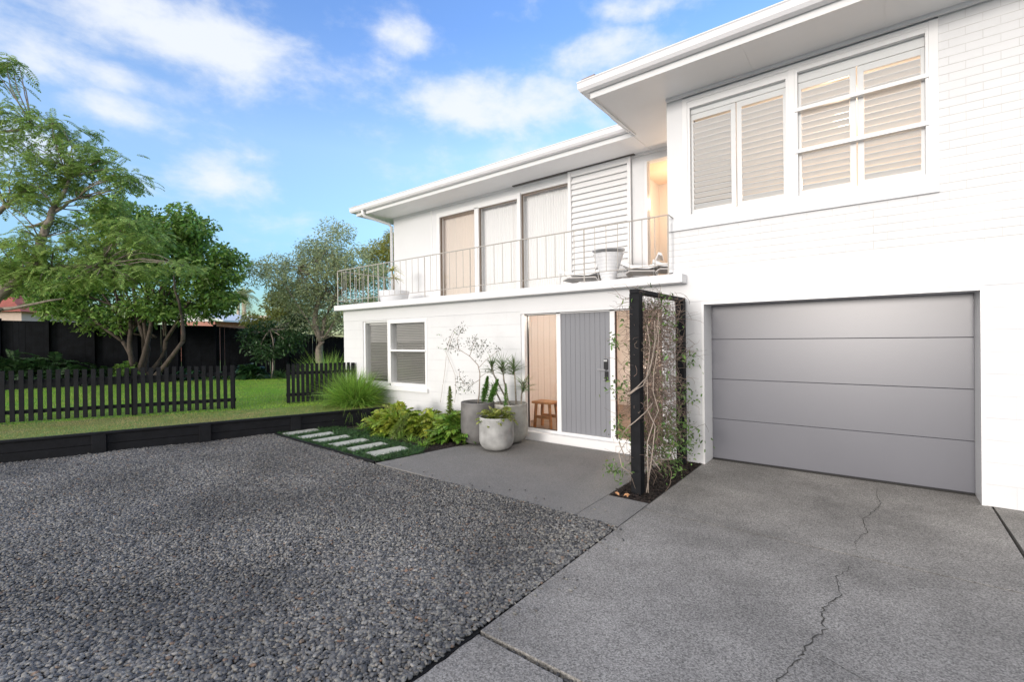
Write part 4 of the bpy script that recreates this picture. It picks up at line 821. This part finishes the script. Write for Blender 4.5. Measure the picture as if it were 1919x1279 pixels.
for k, (x, y, a, lb) in enumerate(((-1.995, 4.36, .3, 'curled tan fallen leaf lying in the mulch left of the black post'), (-1.95, 4.35, 1.4, 'tan fallen leaf leaning against the foot of the black post'), (-2.03, 4.345, 2.4, 'small tan fallen leaf at the mulch edge by the patio'))):
    tag(np_mesh('fallen_leaf', *leaf_hex(np.array([[x, y, .0]]), np.array([[cos(a), .1, .5]]), np.array([[0, -.5, 1.]]), .075, .03, .2, .3), m_dry), lb, 'leaf', 'fallen leaves by the trellis post')
# ================================================================== STOOL in the hall
stp = at(1012, 803, 7.75); sx, sy = stp[0], stp[1]+.12
st = thing('stool', 'small oiled timber stool standing in the hall behind the glass', 'stool', (sx, sy, .10))
MB().box(sx-.15, sx+.24, sy-.15, sy+.15, .505, .545).build('seat', m_wood, st, bevel=.012)
for i, u in enumerate((-.10, .19)):
    for j, v in enumerate((-.10, .10)): MB().tube([(sx+u*1.12, sy+v*1.12, .10), (sx+u*.9, sy+v*.9, .51)], .026, 4).build('leg', m_wood, st)
for v in (-.105, .105): MB().box(sx-.10, sx+.19, sy+v-.012, sy+v+.012, .26, .31).build('stretcher', m_wood, st)
# ================================================================== TREES
def ellipsoid_pts(n, shell=.5):
    d = rdir(n); r = (shell+(1-shell)*rng.random(n))[:, None]; return d*r
def crown_clumps(blobs, dens):
    """blobs: (px, py, rx, ry, depth) -> clump centres spread through each lobe"""
    C = []
    for px, py, rx_, ry_, dp in blobs:
        k = max(3, int(dens*rx_*ry_*dp*dp/FPX/FPX)); c = at(px, py, dp); s = dp/FPX
        e = ellipsoid_pts(k, .25)*np.array([rx_*s*.82, rx_*s*.75, ry_*s*.82]); C.append(c+e)
    return np.concatenate(C)
def limb(mb, a, b, r0, r1, sag=.12, n=6):
    a = np.array(a); b = np.array(b); L = np.linalg.norm(b-a); w = rng.normal(size=3)*L*.07
    P = [a+(b-a)*t+w*sin(pi*t)+np.array([0, 0, 1])*L*sag*sin(pi*t)+rng.normal(size=3)*L*.012*(0 < t < 1) for t in np.linspace(0, 1, n)]
    mb.tube(P, list(np.linspace(r0, r1, n)), 7); return P
# broadleaf multi-stem tree
bt = thing('broadleaf_tree', 'dense dark green multi-stemmed broadleaf tree behind the picket fence', 'tree', tuple(at(262, 705, 15.6)))
b0 = at(262, 716, 15.6); b0[2] = LZ; tm = MB()
C = crown_clumps([(300, 470, 120, 85, 16), (190, 500, 100, 75, 16), (395, 520, 58, 95, 16), (230, 415, 90, 45, 16), (330, 420, 60, 40, 16), (120, 560, 120, 50, 16.3), (330, 565, 95, 55, 15.8), (225, 590, 95, 45, 16.5), (60, 520, 80, 60, 16.6), (425, 490, 28, 40, 16), (370, 430, 45, 40, 16)], 17)
for px, py, tx, ty in ((245, 600, 190, 480), (268, 590, 300, 440), (285, 600, 350, 480), (310, 640, 400, 520), (230, 640, 120, 540), (262, 610, 240, 420)):
    m1 = at(px, py, 15.7); P = limb(tm, b0+rng.normal(size=3)*np.array([.15, .15, 0]), m1, .085, .06, .0, 6); limb(tm, P[-1], at(tx, ty, 16), .06, .025, .05, 6)
    for _ in range(4):
        c = C[rng.integers(len(C))]; limb(tm, P[-1]+(c-P[-1])*.1, c, .035, .012, .1, 5)
P = limb(tm, b0+np.array([.2, .1, .05]), at(343, 640, 15.0), .085, .06, -.05, 5); P = limb(tm, P[-1], at(340, 590, 15.1), .07, .045, 0, 4); limb(tm, P[-1], at(325, 510, 15.4), .045, .02, 0, 5)
tm.build('trunk', m_bark2, bt, smooth=True)
def leafmass(C, per, rad, L, Wd, kind='quad', up=.7, droop=.1, flat=1.0):
    n = len(C)*per; e = ellipsoid_pts(n, .45)*np.array([rad, rad, rad*.7*flat]); P = np.repeat(C, per, 0)+e
    d = unit(e*np.array([1, 1, .5])+rng.normal(size=(n, 3))*rad*.5+np.array([0, 0, -.1*rad])); Nn = unit(rng.normal(size=(n, 3))*.6+np.array([0, 0, up]))
    L = L*(.6+.6*rng.random(n)); f = leaf_hex if kind == 'hex' else leaf_quads; return f(P, d, Nn, L, L*Wd, droop)
np_mesh('crown', *leafmass(C, 120, .42, .17, .42, 'hex'), m_leaf_broad, bt)
# feathery-leaved tree at the left
ft = thing('feathery_tree', 'wide feathery-leaved tree with pale spreading branches at the left edge', 'tree', tuple(at(-120, 700, 12)))
fm = MB(); f0 = at(-150, 760, 12.0); f0[2] = LZ
FD = 12.3
PADS = [(0, 205, 55, 26, 12.2), (-30, 120, 60, 30, 12), (15, 118, 26, 18, 12.2), (70, 235, 70, 26, 12.3), (40, 270, 60, 28, 12.0), (130, 265, 62, 30, 12.5), (175, 300, 70, 38, 12.5), (215, 335, 52, 30, 12.5), (90, 320, 75, 34, 12.2), (30, 345, 60, 30, 12.1), (150, 345, 60, 30, 12.6), (245, 340, 28, 28, 12.5), (200, 385, 70, 26, 12.6), (60, 378, 50, 26, 12.0), (20, 440, 55, 26, 11.8), (120, 415, 55, 24, 12.3), (20, 490, 70, 26, 11.6), (95, 490, 75, 26, 11.8), (190, 480, 75, 28, 12.0), (270, 505, 70, 28, 12.2), (150, 525, 75, 24, 11.8), (40, 525, 60, 18, 11.6), (290, 455, 60, 26, 12.4), (250, 425, 50, 24, 12.4), (330, 500, 36, 24, 12.3), (70, 350, 60, 22, 11.9), (150, 450, 60, 24, 12.1), (60, 460, 60, 22, 11.7), (230, 455, 60, 22, 12.3), (110, 235, 40, 18, 12.3), (130, 300, 60, 26, 12.2), (60, 505, 70, 18, 11.5), (210, 520, 70, 22, 12.0)]
CF = []
for px, py, rx_, ry_, dp in PADS:
    s = dp/FPX; k = max(5, int(rx_*ry_*s*s*38)); e = ellipsoid_pts(k, .1)*np.array([rx_*s, rx_*s*.9, ry_*s]); CF.append(at(px, py, dp)+e)
CFa = np.concatenate(CF)
J1 = at(-40, 600, 12.0); J2 = at(40, 520, 12.0); J3 = at(75, 450, 12.0)
limb(fm, f0, at(-110, 640, 12), .26, .22, 0); limb(fm, at(-110, 640, 12), J1, .21, .17, 0); 
limb(fm, J1, J2, .17, .14, .02); limb(fm, J2, at(95, 505, 12), .13, .09, .0); limb(fm, at(95, 505, 12), at(190, 500, 12.2), .07, .03, .04)
limb(fm, at(66, 505, 12.1), J3, .10, .10, 0); limb(fm, J3, at(100, 390, 12.1), .10, .07, 0); limb(fm, at(100, 390, 12.1), at(130, 335, 12.3), .06, .035, 0); limb(fm, at(92, 410, 12.1), at(52, 425, 12), .045, .03, 0); limb(fm, at(130, 335, 12.3), at(190, 300, 12.4), .03, .015, 0)
limb(fm, at(98, 400, 12.1), at(145, 372, 12.3), .045, .025, 0); limb(fm, at(-110, 640, 12), at(-60, 470, 12), .16, .11, 0); limb(fm, at(-60, 470, 12), at(12, 385, 12), .10, .055, 0); limb(fm, at(12, 385, 12), at(-10, 330, 12), .04, .02, 0); limb(fm, at(12, 390, 12), at(60, 350, 12.1), .04, .02, 0)
limb(fm, at(-60, 470, 12), at(-60, 250, 12), .10, .06, 0); limb(fm, at(-60, 250, 12), at(60, 236, 12.3), .05, .02, .05); limb(fm, at(-60, 250, 12), at(0, 130, 12), .04, .015, .05); limb(fm, J1, at(0, 580, 11.6), .10, .05, 0); limb(fm, at(0, 580, 11.7), at(120, 560, 11.8), .05, .02, .04)
ups = [at(130, 335, 12.3), at(100, 390, 12.1), at(12, 385, 12), at(-60, 250, 12), at(190, 500, 12.2), at(95, 505, 12), at(145, 372, 12.3), J3, at(40, 520, 12), at(60, 236, 12.3)]
for c in CF:
    for _ in range(4):
        q = c[rng.integers(len(c))]; s = min(ups, key=lambda u: np.linalg.norm(u-q)+(.8 if u[2] > q[2] else 0)); limb(fm, s, q, .018, .006, .06, 5)
fm.build('trunk', m_bwall, ft, smooth=True)
per = 8; n = len(CFa)*per; P = np.repeat(CFa, per, 0)+rng.normal(size=(n, 3))*np.array([.16, .16, .07]); d = rdir(n)*np.array([1, 1, .2]); d[:, 2] -= .12; d = unit(d)
np_mesh('crown', *fronds(P, d, np.array([0, 0, 1.0])+rng.normal(size=(n, 3))*.25, .30*(.7+.5*rng.random(n)), 8, .36, .105, 66, .35), m_leaf_feath, ft)
# grey-green fine-leaved tree
def fine_tree(name, label, base, blobs, m, mb_, per, L, rad, dens, stems, grp=None, wd=.32, nl=60):
    t = thing(name, label, 'tree', tuple(base), grp); mb = MB(); C = crown_clumps(blobs, dens); 
    tops = []
    for (a, b, r0, r1) in stems: P = limb(mb, a, b, r0, r1, 0, 6); tops.append(P[-1])
    for i in range(min(len(C), nl)):
        c = C[rng.integers(len(C))]; s = tops[rng.integers(len(tops))]; limb(mb, s, c, .022, .006, .08, 6)
    mb.build('trunk', mb_, t, smooth=True); np_mesh('crown', *leafmass(C, per, rad, L, wd, 'quad', .3), m, t)
ob_ = at(604, 715, 17.0); ob_[2] = LZ
fine_tree('grey_green_tree', 'airy grey-green tree with a single pale trunk near the house corner', ob_,
          [(600, 470, 60, 48, 17.2), (560, 510, 70, 60, 17.2), (650, 500, 70, 60, 17.2), (700, 530, 55, 70, 17.2), (520, 530, 55, 50, 17), (590, 560, 80, 60, 17.2), (660, 590, 70, 60, 17.4), (560, 600, 60, 45, 17.5), (620, 440, 40, 25, 17.2), (480, 510, 30, 30, 17), (630, 520, 60, 60, 17)],
          m_leaf_olive, m_bwall, 230, .115, .52, 11, [(ob_, at(602, 640, 17), .15, .12), (at(602, 640, 17), at(598, 560, 17), .12, .07), (at(604, 635, 17), at(630, 560, 17.1), .09, .05), (at(598, 560, 17), at(560, 500, 17), .05, .02), (at(598, 560, 17), at(610, 470, 17.1), .05, .02), (at(630, 560, 17.1), at(680, 510, 17.2), .05, .02)])
yb = at(715, 700, 24); yb[2] = 0
fine_tree('pale_yellow_tree', 'pale yellow-green tree rising behind the wing corner under the eave', yb, [(725, 450, 28, 26, 24), (745, 475, 35, 40, 24), (700, 500, 25, 40, 24), (735, 440, 20, 16, 24)], m_leaf_yel, m_bwall, 260, .15, .5, 9, [(yb, at(720, 520, 24), .12, .06)])
lb = at(500, 690, 19.2); lb[2] = LZ
fine_tree('yellow_green_shrub', 'loose yellow-green shrub showing over the fence beside the grey-green tree', lb, [(520, 580, 40, 35, 21), (490, 600, 30, 28, 21), (560, 590, 38, 30, 21), (530, 560, 25, 20, 21), (600, 610, 40, 25, 21.5)], m_leaf_yel, m_bwall, 260, .14, .5, 11, [(at(530, 690, 21), at(530, 600, 21), .06, .03)], wd=.45, nl=20)
db = at(508, 704, 16.6); db[2] = LZ
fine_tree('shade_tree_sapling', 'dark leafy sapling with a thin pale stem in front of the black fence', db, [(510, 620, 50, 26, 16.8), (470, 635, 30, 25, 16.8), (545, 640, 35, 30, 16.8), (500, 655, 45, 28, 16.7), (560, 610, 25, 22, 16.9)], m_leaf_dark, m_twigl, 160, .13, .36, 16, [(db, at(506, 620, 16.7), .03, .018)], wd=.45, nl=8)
# shaded understorey under the broadleaf tree
def bush(name, label, c, n, R, L, m, cat='shrub', grp=None, kind='fr'):
    t = thing(name, label, cat, tuple(c), grp); c = np.array(c); az = rng.random(n)*2*pi; el = np.arccos(rng.random(n)); dr = np.stack([np.sin(el)*np.cos(az), np.sin(el)*np.sin(az), np.cos(el)], 1)
    P = c+dr*np.array(R)*(.45+.55*rng.random((n, 1))); d = unit(dr*np.array([1, 1, .3])+rng.normal(size=(n, 3))*.25)
    if kind == 'fr': V = fronds(P-d*L*.3, d, unit(dr+np.array([0, 0, .8])), L*(.7+.5*rng.random(n)), 6, .45, .15, 60, .35)
    else: V = leaf_hex(P-d*L*.3, d, unit(dr*.8+np.array([0, -.2, .6])), L*(.7+.5*rng.random(n)), L*.8, .3, .12)
    np_mesh('leaves', *V, m, t)
    st = MB()
    for i in range(0, n, 4): st.tube([c, c+(P[i]-c)*.5+np.array([0, 0, R[2]*.2]), P[i]], .008, 4, False)
    st.build('stem', m_foxt, t)
def gp(px, d): p = at(px, 700, d); p[2] = LZ; return p
for k, (px, d, R, L, lb) in enumerate(((20, 15.0, (1.0, .8, 1.15), .55, 'large-leaved dark philodendron at the far left under the feathery tree'), (85, 15.2, (.9, .8, .95), .5, 'dark philodendron second from the left along the black fence'), (140, 15.0, (.85, .7, .75), .55, 'dark philodendron with glossy leaves beside the tree stems'), (-60, 14.5, (1.0, .8, 1.2), .55, 'dark philodendron just outside the left edge'), (190, 16.0, (.7, .6, .5), .4, 'low dark philodendron between the tree stems and the fence'))):
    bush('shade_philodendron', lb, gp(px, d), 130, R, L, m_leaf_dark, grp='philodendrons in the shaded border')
bush('shade_shrub', 'leafy green shrub growing around the base of the broadleaf tree stems', gp(240, 15.5), 420, (.55, .5, .75), .16, m_leaf_broad, kind='hx')
bush('round_leaf_plant', 'round glossy leaved plant right of the broadleaf tree trunk', gp(352, 16.4), 95, (.55, .4, .42), .30, m_leaf_host, 'plant', 'round-leaved plants along the black fence', 'hx')
bush('round_leaf_plant', 'round glossy leaved plant in the gap between the two picket fences', gp(470, 16.6), 130, (.62, .45, .55), .34, m_leaf_host, 'plant', 'round-leaved plants along the black fence', 'hx')
bush('round_leaf_plant', 'small round-leaved plant half hidden by the end pickets', gp(415, 16.5), 50, (.35, .3, .3), .22, m_leaf_host, 'plant', 'round-leaved plants along the black fence', 'hx')
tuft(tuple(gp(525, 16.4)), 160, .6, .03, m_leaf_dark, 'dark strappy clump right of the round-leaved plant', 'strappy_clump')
# palms far away
def palm(px, py, d, label, s=1):
    b = at(px+3, 700, d); b[2] = 0; top = at(px, py, d); t = thing('palm_tree', label, 'palm tree', tuple(b), 'distant palms'); MB().tube([b, top], [.35*s, .28*s], 8).build('trunk', m_cream, t, smooth=True)
    n = 46; dr = rdir(n, .25); np_mesh('crown', *fronds(np.repeat([top], n, 0), dr, np.array([0, 0, 1.])+rng.normal(size=(n, 3))*.2, 2.3*s, 9, .32, .05, 60, .55), m_leaf_olive, t)
palm(457, 553, 75, 'taller distant palm above the cream apartment building'); palm(446, 556, 78, 'slimmer distant palm left of the taller one', .8)
# neighbours
def bpts(px, py, d): return at(px, py, d)
nh = thing('neighbour_brick_house', 'red brick neighbour house with a white gable seen over the black fence', 'house', tuple(at(370, 640, 34)))
a = at(325, 603, 34); b = at(403, 603, 34); zt1 = a[2]; dx = unit((b-a)*np.array([1, 1, 0])); dy = np.array([-dx[1], dx[0], 0]); L = np.linalg.norm((b-a)[:2])
MB().obox(((a+b)/2*np.array([1, 1, 0])+dy*3+np.array([0, 0, zt1/2])), L/2, 3, zt1/2, dx, dy).build('wall', m_rbrick, nh)
g0 = at(318, 603, 33.9); g1 = at(404, 603, 33.9); gt = at(335, 585, 33.9); g2 = at(404, 601, 33.9); mb = MB()
mb.v = [tuple(p) for p in (g0, g1, gt)]+[tuple(p+dy*.15) for p in (g0, g1, gt)]; mb.f = [(0, 1, 2), (5, 4, 3), (0, 3, 4, 1), (1, 4, 5, 2), (2, 5, 3, 0)]; mb.build('gable', m_white, nh)
mb = MB(); r0 = at(325, 582, 33.5); r1 = at(418, 603, 33.5); r2 = r1+dy*8; r3 = r0+dy*8; up = np.array([0, 0, .12]); mb.v = [tuple(p) for p in (r0, r1, r2, r3)]+[tuple(p+up) for p in (r0, r1, r2, r3)]; mb.f = [(0, 1, 2, 3), (7, 6, 5, 4), (0, 4, 5, 1), (1, 5, 6, 2), (2, 6, 7, 3), (3, 7, 4, 0)]; mb.build('roof', m_white, nh)
ap = thing('apartment_building', 'distant cream two-storey apartment building below the palms', 'building', tuple(at(470, 640, 70)))
a = at(432, 596, 70); b = at(500, 596, 70); dx = unit((b-a)*np.array([1, 1, 0])); dy = np.array([-dx[1], dx[0], 0]); L = np.linalg.norm((b-a)[:2]); zt1 = a[2]
cc = (a+b)/2; MB().obox(cc*np.array([1, 1, 0])+dy*4+np.array([0, 0, zt1/2]), L/2, 4, zt1/2, dx, dy).build('wall', m_cream, ap)
MB().obox(cc*np.array([1, 1, 0])+dy*4+np.array([0, 0, zt1+.12]), L/2+.4, 4.4, .12, dx, dy).build('parapet', m_cream, ap)
for r in range(2):
    for k in range(7):
        p = a*np.array([1, 1, 0])+dx*(L*(k+.7)/8)-dy*.02+np.array([0, 0, zt1-.9-r*1.4]); MB().obox(p, .20, .03, .32, dx, dy).build('window', m_fwin, ap)
rh = thing('red_roof_house', 'red tiled neighbour house glimpsed through the feathery tree', 'house', tuple(at(0, 640, 30)))
a = at(-120, 585, 30); b = at(40, 585, 30); dx = unit((b-a)*np.array([1, 1, 0])); dy = np.array([-dx[1], dx[0], 0]); L = np.linalg.norm((b-a)[:2]); zt1 = a[2]
MB().obox((a+b)/2*np.array([1, 1, 0])+dy*3+np.array([0, 0, zt1/2]), L/2, 3, zt1/2, dx, dy).build('wall', m_cream, rh)
e0 = a-dx*.5-dy*.5; e1 = b+dx*.5-dy*.5; k0 = at(-80, 528, 33); k1 = at(2, 528, 33); mb = MB(); mb.face([e0, e1, k1, k0]).face([e1, e1+dy*7, k1]).face([e1+dy*7, e0+dy*7, k0, k1]).face([e0, k0, e0+dy*7]); mb.build('roof', m_red, rh)
# ================================================================== SKY AND SUN
SUN_EL, SUN_AZ = 7.0, 181.0       # azimuth clockwise from +Y
sl = bpy.data.lights.new('sun', 'SUN'); sl.energy = 0.9; sl.angle = RAD(14); sl.color = (1, .93, .87)
so = bpy.data.objects.new('sun', sl); COL.objects.link(so)
sd_ = Vector((sin(RAD(SUN_AZ))*cos(RAD(SUN_EL)), cos(RAD(SUN_AZ))*cos(RAD(SUN_EL)), sin(RAD(SUN_EL)))); so.rotation_euler = sd_.to_track_quat('Z', 'Y').to_euler()
w = bpy.data.worlds.new('World'); S.world = w; w.use_nodes = True; n = w.node_tree.nodes; l = w.node_tree.links
bg = n['Background']; sky = n.new('ShaderNodeTexSky'); sky.sky_type = 'NISHITA'; sky.sun_disc = False; sky.sun_elevation = RAD(SUN_EL); sky.sun_rotation = RAD(SUN_AZ)
sky.air_density = 1.0; sky.dust_density = 0.6; sky.ozone_density = 2.0
tc = n.new('ShaderNodeTexCoord'); sp3 = n.new('ShaderNodeSeparateXYZ'); l.new(tc.outputs['Generated'], sp3.inputs[0])
def M_(op, a, b=None, c=None):
    q = n.new('ShaderNodeMath'); q.operation = op
    for i, v in enumerate((a, b, c)):
        if v is None: continue
        if isinstance(v, (int, float)): q.inputs[i].default_value = v
        else: l.new(v, q.inputs[i])
    return q.outputs[0]
az = M_('ARCTAN2', sp3.outputs[0], sp3.outputs[1]); el = M_('ARCSINE', sp3.outputs[2])
cvec = n.new('ShaderNodeCombineXYZ'); l.new(M_('MULTIPLY', az, 3.4), cvec.inputs[0]); l.new(M_('MULTIPLY', el, 6.2), cvec.inputs[1])
nz = n.new('ShaderNodeTexNoise'); nz.inputs['Scale'].default_value = 2.1; nz.inputs['Detail'].default_value = 9; nz.inputs['Roughness'].default_value = 0.6; nz.inputs['Distortion'].default_value = .12; l.new(cvec.outputs[0], nz.inputs['Vector'])
CL = [(330, 60, 270, 62, 1.0), (90, 110, 130, 45, .75), (230, 150, 110, 22, .8), (230, 212, 100, 34, .85), (400, 345, 120, 34, .75), (950, 205, 250, 48, .95), (1130, 105, 120, 42, .8), (770, 68, 65, 26, .7), (1190, 15, 110, 18, .75), (980, 300, 180, 45, .45), (520, 425, 110, 22, .4), (60, 260, 90, 30, .6), (-250, 200, 150, 60, .8), (2300, 150, 300, 80, .8)]
tot = None
for px, py, rx_, ry_, wt in CL:
    r = at(px, py, 1)-CP; r /= np.linalg.norm(r); a0 = math.atan2(r[0], r[1]); e0 = math.asin(r[2]); r2 = at(px+rx_, py, 1)-CP; r2 /= np.linalg.norm(r2); r3 = at(px, py-ry_, 1)-CP; r3 /= np.linalg.norm(r3)
    sa = abs(math.atan2(r2[0], r2[1])-a0)+.01; se = abs(math.asin(r3[2])-e0)+.01
    if sa > 1.5: sa = .6
    u = M_('DIVIDE', M_('SUBTRACT', az, a0), sa); v = M_('DIVIDE', M_('SUBTRACT', el, e0), se)
    g = M_('MULTIPLY', M_('EXPONENT', M_('MULTIPLY', M_('ADD', M_('MULTIPLY', u, u), M_('MULTIPLY', v, v)), -.9)), wt); tot = g if tot is None else M_('MAXIMUM', tot, g)
dens = M_('ADD', M_('MULTIPLY', tot, .62), M_('MULTIPLY', M_('SUBTRACT', nz.outputs['Fac'], .5), 1.25))
mr = n.new('ShaderNodeMapRange'); mr.interpolation_type = 'SMOOTHSTEP'; mr.inputs['From Min'].default_value = .06; mr.inputs['From Max'].default_value = .66; mr.inputs['To Max'].default_value = .92; l.new(dens, mr.inputs['Value'])
SKYG = (1.0, 1.0, 1.0)
gn = n.new('ShaderNodeMix'); gn.data_type = 'RGBA'; gn.blend_type = 'MULTIPLY'; gn.inputs[0].default_value = 1; l.new(sky.outputs[0], gn.inputs['A'])
gr = n.new('ShaderNodeValToRGB'); cr = gr.color_ramp; cr.elements[0].position = 0.0; cr.elements[0].color = (.52, .68, .86, 1); cr.elements[1].position = 1.0; cr.elements[1].color = (1.05, 1.25, 1.75, 1)
for p_, c_ in ((.10, (.60, .80, 1.02)), (.22, (1.08, 1.14, 1.30)), (.36, (1.45, 1.36, 1.50)), (.55, (1.05, 1.15, 1.55))):
    e_ = cr.elements.new(p_); e_.color = (*c_, 1)
l.new(M_('MAXIMUM', sp3.outputs[2], 0.0), gr.inputs['Fac']); l.new(gr.outputs['Color'], gn.inputs['B'])
mx = n.new('ShaderNodeMix'); mx.data_type = 'RGBA'; l.new(mr.outputs[0], mx.inputs[0]); l.new(gn.outputs['Result'], mx.inputs['A']); mx.inputs['B'].default_value = (2.7, 2.82, 3.0, 1)
# unseen pale cloud bank added behind the photographer for neutral light on the house
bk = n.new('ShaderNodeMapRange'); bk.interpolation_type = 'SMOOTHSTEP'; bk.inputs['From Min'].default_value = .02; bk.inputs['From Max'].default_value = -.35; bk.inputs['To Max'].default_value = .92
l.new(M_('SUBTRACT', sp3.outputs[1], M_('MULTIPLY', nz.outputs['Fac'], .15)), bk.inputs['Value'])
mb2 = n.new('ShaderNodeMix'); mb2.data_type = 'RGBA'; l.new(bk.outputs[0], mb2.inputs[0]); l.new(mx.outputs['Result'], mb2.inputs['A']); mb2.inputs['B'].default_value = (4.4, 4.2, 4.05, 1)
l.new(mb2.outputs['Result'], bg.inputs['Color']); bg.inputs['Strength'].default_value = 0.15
vs_ = S.view_settings; vs_.view_transform = 'Standard'; vs_.look = 'None'; vs_.exposure = 1.22; vs_.gamma = 1
S.cycles.max_bounces = 8; S.cycles.transparent_max_bounces = 12; S.cycles.caustics_reflective = False; S.cycles.caustics_refractive = False
